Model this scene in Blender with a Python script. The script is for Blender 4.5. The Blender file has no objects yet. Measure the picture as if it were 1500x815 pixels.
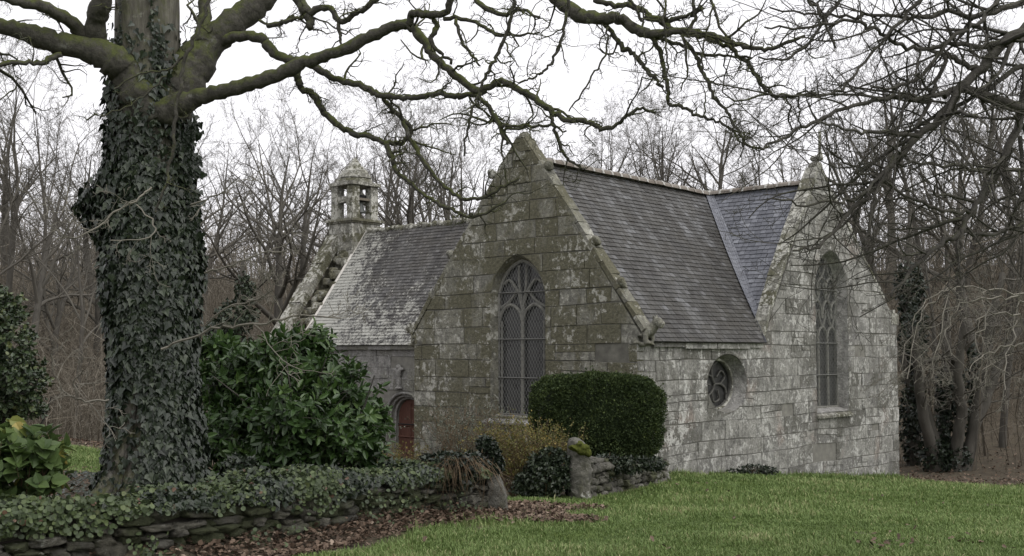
import bpy, bmesh, math, random
import numpy as np
from mathutils import Vector, Matrix, noise as mnoise

SC = bpy.context.scene
COL = SC.collection

# ------------------------------------------------------------------ camera, sky, sun, exposure
F = 1669.0                       # focal length in photo pixels (1500 wide)
PITCH = math.atan((515 - 407.5) / F)
EYE = Vector((0, 0, 2.5))
cam_d = bpy.data.cameras.new('camera')
cam = bpy.data.objects.new('camera', cam_d)
COL.objects.link(cam)
cam.location = EYE
cam.rotation_euler = (math.pi / 2 + PITCH, 0, 0)
cam_d.sensor_width = 36
cam_d.lens = F / 1500 * 36
cam_d.clip_start = 0.1
cam_d.clip_end = 3000
SC.camera = cam

SUN_EL, SUN_AZ = math.radians(52), math.radians(125)      # azimuth from +Y clockwise: high, from the right and behind the camera
world = bpy.data.worlds.new('World')
SC.world = world
world.use_nodes = True
wn = world.node_tree.nodes
wl = world.node_tree.links
bg = wn['Background']
sky = wn.new('ShaderNodeTexSky')
sky.sky_type = 'NISHITA'
sky.sun_disc = False
sky.sun_elevation = SUN_EL
sky.sun_rotation = SUN_AZ
sky.air_density = 1.0
sky.dust_density = 4.0
hs = wn.new('ShaderNodeHueSaturation')
hs.inputs['Saturation'].default_value = 0.12
hs.inputs['Value'].default_value = 1.0
wl.new(sky.outputs[0], hs.inputs['Color'])
mx = wn.new('ShaderNodeMixRGB')
mx.inputs[0].default_value = 0.84                         # cloud cover
mx.inputs[2].default_value = (6.75, 6.66, 6.92, 1)
wl.new(hs.outputs[0], mx.inputs[1])
wl.new(mx.outputs[0], bg.inputs[0])
bg.inputs[1].default_value = 0.15

sun_d = bpy.data.lights.new('sun', 'SUN')
sun = bpy.data.objects.new('sun', sun_d)
COL.objects.link(sun)
sun_d.energy = 1.35
sun_d.angle = math.radians(70)
sun_d.color = (1, 0.97, 0.93)
sd = Vector((math.sin(SUN_AZ) * math.cos(SUN_EL), math.cos(SUN_AZ) * math.cos(SUN_EL), math.sin(SUN_EL)))
sun.rotation_euler = sd.to_track_quat('Z', 'Y').to_euler()
sun.location = (0, 0, 40)

vs = SC.view_settings
vs.view_transform = 'Standard'
vs.look = 'None'
vs.exposure = 0.34
vs.gamma = 1
vs.use_curve_mapping = False
SC.render.engine = 'CYCLES'
SC.cycles.max_bounces = 5
SC.cycles.diffuse_bounces = 3
SC.cycles.glossy_bounces = 2
SC.cycles.transmission_bounces = 2
SC.cycles.transparent_max_bounces = 4
SC.cycles.use_denoising = True
SC.cycles.use_adaptive_sampling = True


# ------------------------------------------------------------------ pixel -> world helpers
def ray(x, y):
    a = (x - 750) / F
    b = (407.5 - y) / F
    return Vector((a, math.cos(PITCH) - b * math.sin(PITCH), math.sin(PITCH) + b * math.cos(PITCH)))


def px(x, y, D):
    d = ray(x, y)
    return EYE + d * (D / d.y)


TH = math.radians(41.7)
C0 = Vector((2.63, 24.0, 0))
M_CH = Matrix.Translation(C0) @ Matrix.Rotation(-TH, 4, 'Z')
M_CHI = M_CH.inverted()
LEYE = M_CHI @ EYE


def lray(x, y):
    return M_CHI.to_3x3() @ ray(x, y)


def on_v(x, y, v=0.0):           # hit with a wall parallel to the transept front -> (e, z)
    d = lray(x, y)
    t = (v - LEYE.y) / d.y
    p = LEYE + d * t
    return (p.x, p.z)


def on_e(x, y, e=0.0):           # hit with a wall parallel to the east wall -> (v, z)
    d = lray(x, y)
    t = (e - LEYE.x) / d.x
    p = LEYE + d * t
    return (p.y, p.z)


# ------------------------------------------------------------------ mesh builder
class MB:
    def __init__(s):
        s.V = []
        s.P = []
        s.A = []
        s.B = []
        s.n = 0

    def add(s, verts, polys, rnd=0.5, aux=0.0):
        verts = np.asarray(verts, dtype=np.float64).reshape(-1, 3)
        m = len(verts)
        for p in (polys if isinstance(polys, list) else [polys]):
            p = np.asarray(p, dtype=np.int64)
            if p.ndim == 1:
                p = p.reshape(1, -1)
            if p.size:
                s.P.append(p + s.n)
        s.V.append(verts)
        s.A.append(np.broadcast_to(np.asarray(rnd, dtype=np.float64), (m,)).copy())
        s.B.append(np.broadcast_to(np.asarray(aux, dtype=np.float64), (m,)).copy())
        s.n += m

    def mesh(s, name, smooth=False):
        me = bpy.data.meshes.new(name)
        if not s.n:
            return me
        V = np.concatenate(s.V)
        loops = np.concatenate([p.ravel() for p in s.P])
        tot = np.concatenate([np.full(len(p), p.shape[1]) for p in s.P])
        st = np.concatenate([[0], np.cumsum(tot)[:-1]])
        me.vertices.add(len(V))
        me.vertices.foreach_set('co', V.ravel())
        me.loops.add(len(loops))
        me.loops.foreach_set('vertex_index', loops.astype(np.int32))
        me.polygons.add(len(tot))
        me.polygons.foreach_set('loop_start', st.astype(np.int32))
        me.polygons.foreach_set('loop_total', tot.astype(np.int32))
        a = me.attributes.new('rnd', 'FLOAT', 'POINT')
        a.data.foreach_set('value', np.concatenate(s.A).astype(np.float32))
        b = me.attributes.new('aux', 'FLOAT', 'POINT')
        b.data.foreach_set('value', np.concatenate(s.B).astype(np.float32))
        me.update(calc_edges=True)
        me.validate()
        me.polygons.foreach_set('use_smooth', np.full(len(me.polygons), bool(smooth)))
        return me

    def build(s, name, mat, parent=None, smooth=False, recalc=False):
        me = s.mesh(name, smooth)
        if recalc:
            fix_normals(me)
        return link(name, me, mat, parent)


def fix_normals(me):
    bm = bmesh.new()
    bm.from_mesh(me)
    bmesh.ops.recalc_face_normals(bm, faces=bm.faces)
    bm.to_mesh(me)
    bm.free()


def link(name, me, mat, parent=None):
    o = bpy.data.objects.new(name, me)
    COL.objects.link(o)
    if mat is not None:
        me.materials.clear()
        me.materials.append(mat)
    if parent is not None:
        o.parent = parent
    return o


def empty(name, loc=(0, 0, 0), rz=0.0):
    o = bpy.data.objects.new(name, None)
    COL.objects.link(o)
    o.location = loc
    o.rotation_euler = (0, 0, rz)
    return o


def tag(o, label=None, cat=None, group=None, kind=None):
    if label:
        o['label'] = label
    if cat:
        o['category'] = cat
    if group:
        o['group'] = group
    if kind:
        o['kind'] = kind
    return o


def baked(o, mods, name):
    """mesh of o with temporary modifiers applied (o is removed)"""
    for typ, props in mods:
        m = o.modifiers.new(typ, typ)
        for k, v in props.items():
            setattr(m, k, v)
    dg = bpy.context.evaluated_depsgraph_get()
    dg.update()
    me = bpy.data.meshes.new_from_object(o.evaluated_get(dg))
    me.name = name
    bpy.data.objects.remove(o)
    return me


def tmp_obj(me):
    o = bpy.data.objects.new('tmp', me)
    COL.objects.link(o)
    return o


# ------------------------------------------------------------------ material helpers
class K:
    def __init__(s, name, rough=0.85, spec=0.3):
        s.m = bpy.data.materials.new(name)
        s.m.use_nodes = True
        s.nt = s.m.node_tree
        s.b = s.nt.nodes['Principled BSDF']
        s.b.inputs['Roughness'].default_value = rough
        s.b.inputs['Specular IOR Level'].default_value = spec
        s.tc = None

    def new(s, t):
        return s.nt.nodes.new(t)

    def put(s, sock, val):
        if isinstance(val, bpy.types.NodeSocket):
            s.nt.links.new(val, sock)
        elif isinstance(val, tuple) and len(val) == 3 and sock.type == 'RGBA':
            sock.default_value = (*val, 1)
        else:
            sock.default_value = val

    def obj(s):
        if s.tc is None:
            s.tc = s.new('ShaderNodeTexCoord')
        return s.tc.outputs['Object']

    def attr(s, name='rnd'):
        n = s.new('ShaderNodeAttribute')
        n.attribute_name = name
        return n.outputs['Fac']

    def scale(s, sc):
        n = s.new('ShaderNodeMapping')
        s.put(n.inputs['Vector'], s.obj())
        n.inputs['Scale'].default_value = sc
        return n.outputs[0]

    def noise(s, scale, detail=4, rough=0.55, vec=None, dist=0.0):
        n = s.new('ShaderNodeTexNoise')
        s.put(n.inputs['Vector'], vec if vec is not None else s.obj())
        n.inputs['Scale'].default_value = scale
        n.inputs['Detail'].default_value = detail
        n.inputs['Roughness'].default_value = rough
        n.inputs['Distortion'].default_value = dist
        return n.outputs['Fac']

    def vor(s, scale, feature='F1', vec=None, out='Distance'):
        n = s.new('ShaderNodeTexVoronoi')
        n.feature = feature
        s.put(n.inputs['Vector'], vec if vec is not None else s.obj())
        n.inputs['Scale'].default_value = scale
        return n.outputs[out]

    def ramp(s, fac, stops, mode='LINEAR'):
        n = s.new('ShaderNodeValToRGB')
        s.put(n.inputs[0], fac)
        cr = n.color_ramp
        cr.interpolation = mode
        while len(cr.elements) < len(stops):
            cr.elements.new(0.5)
        for e, (p, c) in zip(cr.elements, stops):
            e.position = p
            e.color = (c, c, c, 1) if isinstance(c, (int, float)) else (*c, 1)
        return n.outputs[0]

    def mix(s, fac, a, b, blend='MIX'):
        n = s.new('ShaderNodeMixRGB')
        n.blend_type = blend
        s.put(n.inputs[0], fac)
        s.put(n.inputs[1], a)
        s.put(n.inputs[2], b)
        return n.outputs[0]

    def math(s, op, a, b=0.0, clamp=False):
        n = s.new('ShaderNodeMath')
        n.operation = op
        n.use_clamp = clamp
        s.put(n.inputs[0], a)
        s.put(n.inputs[1], b)
        return n.outputs[0]

    def nz(s):
        g = s.new('ShaderNodeNewGeometry')
        x = s.new('ShaderNodeSeparateXYZ')
        s.put(x.inputs[0], g.outputs['Normal'])
        return x.outputs[2]

    def posz(s):
        x = s.new('ShaderNodeSeparateXYZ')
        s.put(x.inputs[0], s.obj())
        return x.outputs[2]

    def bump(s, h, strength=0.5, dist=0.02):
        n = s.new('ShaderNodeBump')
        n.inputs['Strength'].default_value = strength
        n.inputs['Distance'].default_value = dist
        s.put(n.inputs['Height'], h)
        s.put(s.b.inputs['Normal'], n.outputs[0])

    def col(s, c):
        s.put(s.b.inputs['Base Color'], c)
        return s.m


def stone_mat(name, dark, mid, light, algae, alg_amt, lich, lich_amt, tint=None, stain=0.55):
    k = K(name, 0.9, 0.2)
    r = k.attr()
    base = k.ramp(r, [(0.0, dark), (0.3, mid), (0.8, mid), (1.0, light)])
    if tint:
        base = k.mix(k.ramp(k.noise(0.8, 3, 0.5), [(0.60, 0.0), (0.70, 0.5)]), base, tint)
    n_m = k.noise(4.2, 8, 0.72, dist=0.3)                       # hand-sized mottling
    base = k.mix(0.9, base, k.ramp(n_m, [(0.28, 0.42), (0.5, 0.95), (0.72, 1.55)]), 'MULTIPLY')
    n_f = k.noise(15, 8, 0.72)
    base = k.mix(0.8, base, k.ramp(n_f, [(0.28, 0.45), (0.5, 0.98), (0.72, 1.45)]), 'MULTIPLY')
    n_ff = k.noise(70, 3, 0.7)
    st_ = k.noise(2.9, 7, 0.7, vec=k.scale((1, 1, 0.7)), dist=0.8)      # dark weather stains
    base = k.mix(k.ramp(k.math('ADD', st_, k.math('MULTIPLY', k.math('SUBTRACT', r, 0.5), 0.14)), [(0.52, 0.0), (0.62, stain)]), base, (0.075, 0.073, 0.066))
    # algae: big patches, runs downwards, differs from block to block
    big = k.noise(0.5, 5, 0.62, dist=0.4)
    run = k.noise(1.7, 6, 0.68, vec=k.scale((1, 1, 0.3)))
    a = k.math('ADD', k.math('MULTIPLY', big, 0.5), k.math('MULTIPLY', run, 0.5))
    a = k.math('ADD', a, k.math('MULTIPLY', k.math('SUBTRACT', r, 0.5), -0.20))
    a = k.math('ADD', a, k.math('MULTIPLY', k.math('SUBTRACT', n_m, 0.5), 0.30))
    am = k.ramp(a, [(0.5 - alg_amt, 0.0), (0.58 - alg_amt, 0.88)])
    base = k.mix(am, base, k.mix(0.8, algae, k.ramp(n_f, [(0.3, 0.45), (0.7, 1.6)]), 'MULTIPLY'))
    # pale crust lichen, ragged spots and runs
    l1 = k.noise(2.6, 10, 0.78, dist=0.5)
    l2 = k.noise(8.5, 8, 0.75, vec=k.scale((1, 1, 0.85)))
    l = k.math('ADD', k.math('MULTIPLY', l1, 0.5), k.math('MULTIPLY', l2, 0.5))
    l = k.math('ADD', l, k.math('MULTIPLY', k.math('SUBTRACT', k.noise(0.9, 3, 0.5), 0.5), 0.22))
    lm = k.ramp(l, [(0.575 - lich_amt, 0.0), (0.615 - lich_amt, 0.85)])
    base = k.mix(lm, base, k.mix(0.7, lich, k.ramp(n_f, [(0.3, 0.6), (0.7, 1.25)]), 'MULTIPLY'))
    # small dark pits
    base = k.mix(k.ramp(n_ff, [(0.60, 0.0), (0.68, 0.45)]), base, (0.03, 0.03, 0.025))
    h = k.math('ADD', k.math('MULTIPLY', n_m, 1.0), k.math('MULTIPLY', n_f, 0.8))
    k.bump(h, 1.0, 0.06)
    return k.col(base)


M = {}
M['stone_front'] = stone_mat('granite_mossy', (0.14, 0.137, 0.11), (0.21, 0.206, 0.168), (0.28, 0.276, 0.235),
                             (0.108, 0.103, 0.068), 0.06, (0.46, 0.455, 0.405), 0.04)
M['stone_east'] = stone_mat('granite_pale', (0.22, 0.215, 0.205), (0.30, 0.295, 0.27), (0.36, 0.355, 0.33),
                            (0.125, 0.122, 0.105), -0.02, (0.58, 0.575, 0.54), 0.045, (0.27, 0.20, 0.165))
M['stone_nave'] = stone_mat('granite_grey', (0.22, 0.215, 0.20), (0.27, 0.265, 0.25), (0.31, 0.305, 0.29),
                            (0.17, 0.168, 0.14), -0.06, (0.46, 0.455, 0.43), 0.0, None, 0.2)
M['stone_tower'] = stone_mat('granite_lichened', (0.15, 0.145, 0.12), (0.23, 0.225, 0.19), (0.33, 0.325, 0.285),
                             (0.09, 0.088, 0.055), 0.01, (0.55, 0.545, 0.49), 0.075)
M['stone_rubble'] = stone_mat('rubble_stone', (0.045, 0.042, 0.034), (0.08, 0.076, 0.06), (0.14, 0.134, 0.11),
                              (0.045, 0.052, 0.026), 0.03, (0.26, 0.26, 0.225), -0.02)
M['stone_rubble_pale'] = stone_mat('rubble_stone_pale', (0.07, 0.066, 0.056), (0.125, 0.12, 0.102), (0.19, 0.182, 0.16),
                                   (0.06, 0.064, 0.034), 0.02, (0.30, 0.30, 0.265), 0.0)
M['stone_pillar'] = stone_mat('menhir_stone', (0.12, 0.115, 0.098), (0.15, 0.145, 0.125), (0.2, 0.195, 0.175),
                              (0.075, 0.074, 0.048), 0.02, (0.42, 0.42, 0.385), 0.02)


def simple(name, c, rough=0.85, spec=0.3, var=0.0, scale=10.0, bumpv=0.0):
    k = K(name, rough, spec)
    if var > 0:
        n = k.noise(scale, 6, 0.65)
        out = k.mix(1.0, c, k.ramp(n, [(0.25, 1 - var), (0.75, 1 + var)]), 'MULTIPLY')
        if bumpv:
            k.bump(n, bumpv, 0.02)
        return k.col(out)
    return k.col(c)


M['mortar'] = simple('lime_mortar', (0.11, 0.107, 0.09), var=0.5, scale=4)
M['mortar_pale'] = simple('lime_mortar_pale', (0.17, 0.165, 0.145), var=0.4, scale=4)
M['cement'] = simple('cement_fillet', (0.50, 0.48, 0.44), var=0.25, scale=8)
M['tracery_dark'] = simple('weathered_tracery', (0.085, 0.083, 0.075), var=0.4, scale=14)
M['tracery'] = simple('tracery_stone', (0.15, 0.148, 0.13), var=0.45, scale=14, bumpv=0.4)
M['iron'] = simple('iron_bar', (0.12, 0.12, 0.11), 0.6, 0.4)
M['wire'] = simple('wire_mesh', (0.17, 0.172, 0.162), 0.6, 0.4)
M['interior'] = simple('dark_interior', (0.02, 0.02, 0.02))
M['bronze'] = simple('old_bronze', (0.05, 0.055, 0.05), 0.5, 0.5, 0.3, 8)
M['wood_beam'] = simple('old_beam', (0.16, 0.14, 0.11), var=0.4, scale=12)


def glass_mat():
    k = K('leaded_glass', 0.25, 0.5)
    n = k.noise(3.0, 5, 0.6)
    k.put(k.b.inputs['Roughness'], k.ramp(n, [(0.3, 0.2), (0.7, 0.5)]))
    k.bump(k.noise(7, 3), 0.25, 0.02)
    return k.col(k.ramp(n, [(0.3, (0.016, 0.016, 0.016)), (0.7, (0.04, 0.04, 0.038))]))


M['glass'] = glass_mat()


def door_mat():
    k = K('red_brown_paint', 0.6, 0.3)
    n = k.noise(5, 6, 0.65, vec=k.scale((4, 4, 0.7)))
    c = k.ramp(n, [(0.25, (0.06, 0.026, 0.018)), (0.75, (0.105, 0.047, 0.033))])
    k.bump(n, 0.3, 0.01)
    return k.col(c)


M['door'] = door_mat()


def slate_mat(name, c0, c1, c2, warm, warm_amt):
    k = K(name, 0.62, 0.3)
    r = k.attr()
    lich = k.attr('aux')
    c = k.ramp(r, [(0.0, c0), (0.5, c1), (1.0, c2)])
    n = k.noise(7, 7, 0.7)
    c = k.mix(0.7, c, k.ramp(n, [(0.25, 0.55), (0.75, 1.3)]), 'MULTIPLY')
    streak = k.noise(1.5, 5, 0.65)
    c = k.mix(k.math('MULTIPLY', k.ramp(streak, [(0.42, 0.0), (0.62, 1.0)]), warm_amt), c, warm)
    # lichen crust
    l = k.math('ADD', k.math('MULTIPLY', k.noise(3.0, 9, 0.75, dist=0.5), 0.6), k.math('MULTIPLY', k.noise(14, 6, 0.78), 0.55))
    l = k.math('ADD', l, k.math('MULTIPLY', k.math('SUBTRACT', lich, 0.5), 0.42))
    lm = k.ramp(l, [(0.60, 0.0), (0.66, 0.8)])
    c = k.mix(lm, c, k.mix(0.5, (0.42, 0.42, 0.38), k.ramp(k.noise(30, 4, 0.7), [(0.3, 0.6), (0.7, 1.25)]), 'MULTIPLY'))
    k.bump(n, 0.6, 0.02)
    return k.col(c)


M['slate'] = slate_mat('slate_blue_grey', (0.036, 0.034, 0.031), (0.070, 0.069, 0.066), (0.145, 0.147, 0.15), (0.066, 0.062, 0.052), 0.4)
M['slate_choir'] = slate_mat('slate_blue', (0.11, 0.115, 0.132), (0.165, 0.172, 0.195), (0.24, 0.25, 0.275), (0.13, 0.13, 0.135), 0.2)
M['slate_old'] = slate_mat('slate_lichened', (0.040, 0.038, 0.036), (0.070, 0.068, 0.065), (0.12, 0.118, 0.115), (0.068, 0.062, 0.05), 0.4)


def ridge_mat():
    k = K('ridge_tile', 0.8, 0.3)
    c = k.ramp(k.attr(), [(0.0, (0.13, 0.11, 0.09)), (0.7, (0.21, 0.19, 0.165)), (0.8, (0.40, 0.39, 0.36)), (1.0, (0.45, 0.44, 0.41))])
    n = k.noise(9, 6, 0.7)
    return k.col(k.mix(0.7, c, k.ramp(n, [(0.25, 0.5), (0.75, 1.35)]), 'MULTIPLY'))


M['ridge'] = ridge_mat()


def bark_mat(name, c0, c1, moss, moss_lo, moss_hi, pale=(0.2, 0.2, 0.18), vs_=(1, 1, 0.25), bscale=9.0):
    k = K(name, 0.9, 0.2)
    n = k.noise(bscale, 7, 0.68, vec=k.scale(vs_))
    c = k.ramp(n, [(0.3, c0), (0.7, c1)])
    s = k.noise(3.5, 8, 0.75)
    c = k.mix(k.ramp(s, [(0.60, 0.0), (0.68, 0.7)]), c, pale)
    m = k.math('ADD', k.math('MULTIPLY', k.nz(), 0.27), k.noise(5.5, 8, 0.74))
    c = k.mix(k.ramp(m, [(moss_lo, 0.0), (moss_hi, 0.95)]), c,
              k.mix(0.7, moss, k.ramp(k.noise(24, 5, 0.7), [(0.3, 0.5), (0.7, 1.5)]), 'MULTIPLY'))
    k.bump(n, 0.9, 0.03)
    return k.col(c)


M['bark_oak'] = bark_mat('oak_bark', (0.035, 0.032, 0.026), (0.15, 0.142, 0.118), (0.07, 0.078, 0.03), 0.50, 0.72, pale=(0.27, 0.27, 0.235), vs_=(1, 1, 0.16), bscale=16)
M['bark_limb'] = bark_mat('oak_limb_bark', (0.032, 0.030, 0.026), (0.088, 0.083, 0.07), (0.066, 0.076, 0.024), 0.49, 0.68, vs_=(1, 1, 1), bscale=16)
M['bark_right'] = bark_mat('thorn_bark', (0.036, 0.033, 0.029), (0.088, 0.083, 0.072), (0.065, 0.07, 0.035), 0.66, 0.86, pale=(0.11, 0.11, 0.095), vs_=(1, 1, 1))
M['bark_far'] = bark_mat('grey_bark', (0.05, 0.046, 0.039), (0.105, 0.098, 0.084), (0.075, 0.08, 0.04), 0.70, 0.92, pale=(0.15, 0.15, 0.13), bscale=4)
M['twig_far'] = simple('twig_bark', (0.095, 0.088, 0.073), var=0.3, scale=0.4)
M['twig_pale'] = simple('pale_twig_bark', (0.15, 0.14, 0.115), var=0.45, scale=2)
def twigmat(name, stops):
    k = K(name, 0.9, 0.15)
    return k.col(k.ramp(k.attr(), stops))


M['thicket'] = twigmat('thicket_twigs', [(0, (0.06, 0.05, 0.038)), (0.5, (0.135, 0.118, 0.09)), (0.85, (0.20, 0.18, 0.145)), (1, (0.26, 0.24, 0.20))])


def leaf_mat(name, stops, rough=0.45, spec=0.4, trans=0.0):
    k = K(name, rough, spec)
    c = k.ramp(k.attr(), stops)
    n = k.noise(40, 3, 0.6)
    c = k.mix(0.4, c, k.ramp(n, [(0.3, 0.75), (0.7, 1.2)]), 'MULTIPLY')
    m = k.col(c)
    if trans:
        t = k.new('ShaderNodeBsdfTranslucent')
        k.put(t.inputs[0], c)
        ms = k.new('ShaderNodeMixShader')
        ms.inputs[0].default_value = trans
        out = [n_ for n_ in k.nt.nodes if n_.type == 'OUTPUT_MATERIAL'][0]
        k.nt.links.new(k.b.outputs[0], ms.inputs[1])
        k.nt.links.new(t.outputs[0], ms.inputs[2])
        k.nt.links.new(ms.outputs[0], out.inputs[0])
    return m


M['ivy'] = leaf_mat('ivy_leaf', [(0, (0.008, 0.013, 0.007)), (0.6, (0.017, 0.027, 0.014)), (1, (0.044, 0.058, 0.032))], 0.4, 0.42)
M['laurel'] = leaf_mat('laurel_leaf', [(0, (0.020, 0.040, 0.013)), (0.6, (0.044, 0.086, 0.022)), (1, (0.075, 0.125, 0.032))], 0.36, 0.45, 0.12)
M['box'] = leaf_mat('box_leaf', [(0, (0.018, 0.030, 0.011)), (0.6, (0.040, 0.060, 0.020)), (1, (0.085, 0.112, 0.034))], 0.65, 0.2, 0.1)
M['holly'] = leaf_mat('evergreen_leaf', [(0, (0.022, 0.036, 0.016)), (0.6, (0.042, 0.066, 0.026)), (1, (0.10, 0.12, 0.045))], 0.38, 0.45)
M['hydrangea'] = leaf_mat('hydrangea_leaf', [(0, (0.045, 0.075, 0.026)), (0.75, (0.085, 0.13, 0.038)), (0.95, (0.14, 0.17, 0.045)), (1, (0.30, 0.25, 0.07))], 0.5, 0.35, 0.2)
M['penny'] = leaf_mat('pennywort_leaf', [(0, (0.028, 0.038, 0.020)), (0.55, (0.058, 0.082, 0.034)), (0.85, (0.10, 0.13, 0.052)), (0.97, (0.11, 0.125, 0.05)), (1, (0.12, 0.07, 0.045))], 0.5, 0.35, 0.1)
M['autumn'] = leaf_mat('yellowing_leaf', [(0, (0.07, 0.075, 0.024)), (0.6, (0.13, 0.125, 0.035)), (1, (0.24, 0.17, 0.045))], 0.6, 0.3, 0.2)
M['grey_leaf'] = leaf_mat('grey_green_leaf', [(0, (0.045, 0.052, 0.038)), (1, (0.12, 0.13, 0.095))], 0.6, 0.3)
M['dry_stem'] = simple('dry_stem', (0.115, 0.082, 0.05), var=0.5, scale=3)
M['dead_leaf'] = leaf_mat('dead_leaf', [(0, (0.045, 0.032, 0.024)), (0.5, (0.115, 0.08, 0.056)), (0.85, (0.19, 0.14, 0.105)), (1, (0.28, 0.22, 0.17))], 0.75, 0.2)
M['grass'] = leaf_mat('grass_blade', [(0, (0.074, 0.110, 0.030)), (0.5, (0.130, 0.190, 0.058)), (0.85, (0.20, 0.262, 0.095)), (1, (0.34, 0.33, 0.17))], 0.6, 0.2, 0.15)


def ground_mat():
    k = K('ground_soil_and_turf', 0.95, 0.1)
    lawn = k.attr('rnd')
    n = k.noise(3.0, 7, 0.65)
    nf = k.noise(28, 5, 0.7)
    soil = k.ramp(n, [(0.3, (0.045, 0.038, 0.028)), (0.6, (0.09, 0.075, 0.055)), (0.8, (0.06, 0.06, 0.03))])
    soil = k.mix(0.7, soil, k.ramp(nf, [(0.3, 0.5), (0.7, 1.5)]), 'MULTIPLY')
    turf = k.ramp(k.noise(1.3, 6, 0.6), [(0.3, (0.065, 0.095, 0.022)), (0.7, (0.105, 0.145, 0.038))])
    turf = k.mix(0.7, turf, k.ramp(nf, [(0.3, 0.45), (0.7, 1.4)]), 'MULTIPLY')
    k.bump(nf, 0.6, 0.03)
    return k.col(k.mix(lawn, soil, turf))


M['ground'] = ground_mat()

# ------------------------------------------------------------------ terrain
def gp(x, y, D):
    p = px(x, y, D)
    return (p.x, p.y, p.z)


WALL = [(-14.0, 6.3), (-9.0, 8.4), (-4.5, 9.75), (-3.3, 10.75), (-2.2, 12.2), (-1.45, 13.9), (-0.75, 15.4), (-0.28, 16.1)]
far_pts = [(14, 33, -1.4), (10, 41, -1.8), (0, 50, -1.8), (-12, 46, -1.2), (-16, 40, -0.4), (20, 40, -1.0), (28, 47, 0.8), (38, 48, 2.6),
           (45, 30, 1.2), (60, 60, 6), (30, 62, 4.2), (12, 60, 2.0), (0, 66, 2.0), (-14, 62, 2.4), (-30, 55, 4.0), (-50, 50, 5),
           (-24, 36, 1.6), (-40, 30, 2.5), (-17, 29, 0.5), (0, 85, 5.6), (40, 85, 8.5), (-40, 85, 8), (0, 120, 9), (80, 120, 13), (-80, 120, 12),
           (0, 200, 14), (150, 200, 18), (-150, 200, 18), (0, 420, 16), (300, 420, 20), (-300, 420, 20), (120, 40, 6), (-120, 40, 6), (200, -60, 3), (-200, -60, 3), (0, -80, 2)]
front_pts = [gp(500, 815, 11), gp(750, 815, 11), gp(1000, 815, 11), gp(1250, 815, 11), gp(1500, 815, 11),
             gp(430, 803, 12.6), gp(560, 773, 14), gp(300, 830, 11), (-5.0, 9.6, 0.40), (-9, 7.6, 0.55),
             gp(735, 756, 16), gp(848, 729, 19), gp(980, 703, 22.3), gp(1140, 697, 28.5), gp(1315, 702, 33.9), gp(1500, 720, 31),
             gp(1060, 699, 25.4), gp(1230, 699, 30.9), gp(1250, 745, 19), gp(1450, 752, 19), gp(1000, 748, 18),
             (0, 0, 0.85), (-6, 0, 0.9), (6, 0, 0.85), (0, 5, 0.74), (6, 5, 0.72), (-6, 5, 0.8), (14, 5, 0.6), (12, 12, 0.3), (14, 20, -0.4)] + far_pts
yard_pts = [gp(220, 728, 13), gp(40, 772, 10.9), gp(430, 705, 16), gp(330, 712, 14), (-8, 12.5, 0.9), (-11, 20, 0.72), gp(110, 695, 21), gp(110, 660, 26), gp(60, 640, 29),
            (-0.9, 21.5, -0.2), (-1.5, 17.5, 0.25), (1.5, 20.5, 0.05), (2.4, 23.2, 0.0), (-6.4, 37, -1.25), (-3.5, 30, -0.8), (-9, 32, -0.4), (-14, 34, 0.0),
            (-14, 10, 1.0), (-0.1, 17.2, 0.2), (2.8, 22.6, 0.0), (-20, 15, 1.0), (6, 28, -0.5), (11, 34, -1.2), (-9, 42, -1.3)] + far_pts


def rbf_fit(pts):
    P = np.array(pts)
    d = np.linalg.norm(P[:, None, :2] - P[None, :, :2], axis=2)
    n = len(P)
    A = np.zeros((n + 3, n + 3))
    A[:n, :n] = d + np.eye(n) * -0.15
    A[:n, n] = 1
    A[:n, n + 1:] = P[:, :2]
    A[n, :n] = 1
    A[n + 1:, :n] = P[:, :2].T
    b = np.concatenate([P[:, 2], [0, 0, 0]])
    return P, np.linalg.solve(A, b)


RF, RY = rbf_fit(front_pts), rbf_fit(yard_pts)


def rbf_eval(R, X, Y):
    P, c = R
    n = len(P)
    X = np.asarray(X, float)
    Y = np.asarray(Y, float)
    out = c[n] + c[n + 1] * X + c[n + 2] * Y
    for i in range(n):
        out = out + c[i] * np.hypot(X - P[i, 0], Y - P[i, 1])
    return out


YARD_LINE = WALL + [(0.55, 17.6), (1.1, 19.0), (2.0, 20.6), (3.0, 22.3), (2.63, 24.0)]


def side(X, Y):
    """signed distance to the yard boundary: > 0 on the churchyard side (left/behind)"""
    X = np.asarray(X, float)
    Y = np.asarray(Y, float)
    best = np.full(X.shape, 1e9)
    sg = np.ones(X.shape)
    for (x0, y0), (x1, y1) in zip(YARD_LINE[:-1], YARD_LINE[1:]):
        dx, dy = x1 - x0, y1 - y0
        t = np.clip(((X - x0) * dx + (Y - y0) * dy) / (dx * dx + dy * dy), 0, 1)
        d = np.hypot(X - x0 - t * dx, Y - y0 - t * dy)
        cr = dx * (Y - y0) - dy * (X - x0)
        m = d < best
        best = np.where(m, d, best)
        sg = np.where(m, np.sign(cr), sg)
    # beyond the near corner of the chapel the east wall is the boundary
    e = (X - C0.x) * math.cos(TH) - (Y - C0.y) * math.sin(TH)
    s = best * sg
    s = np.where(Y > 24.0, -e, s)
    return s


def height(X, Y):
    s = side(X, Y)
    w = np.clip(s / 0.35 * 0.5 + 0.5, 0, 1)
    return rbf_eval(RF, X, Y) * (1 - w) + rbf_eval(RY, X, Y) * w


def hz(x, y):
    return float(height(np.array([x]), np.array([y]))[0])


def sstep(a, b, x):
    t = np.clip((x - a) / (b - a), 0, 1)
    return t * t * (3 - 2 * t)


def vnoise(X, Y, s, seed=0.0):
    return np.array([mnoise.noise((float(x) * s + seed, float(y) * s - seed, seed)) for x, y in zip(np.ravel(X), np.ravel(Y))]).reshape(np.shape(X))


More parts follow.
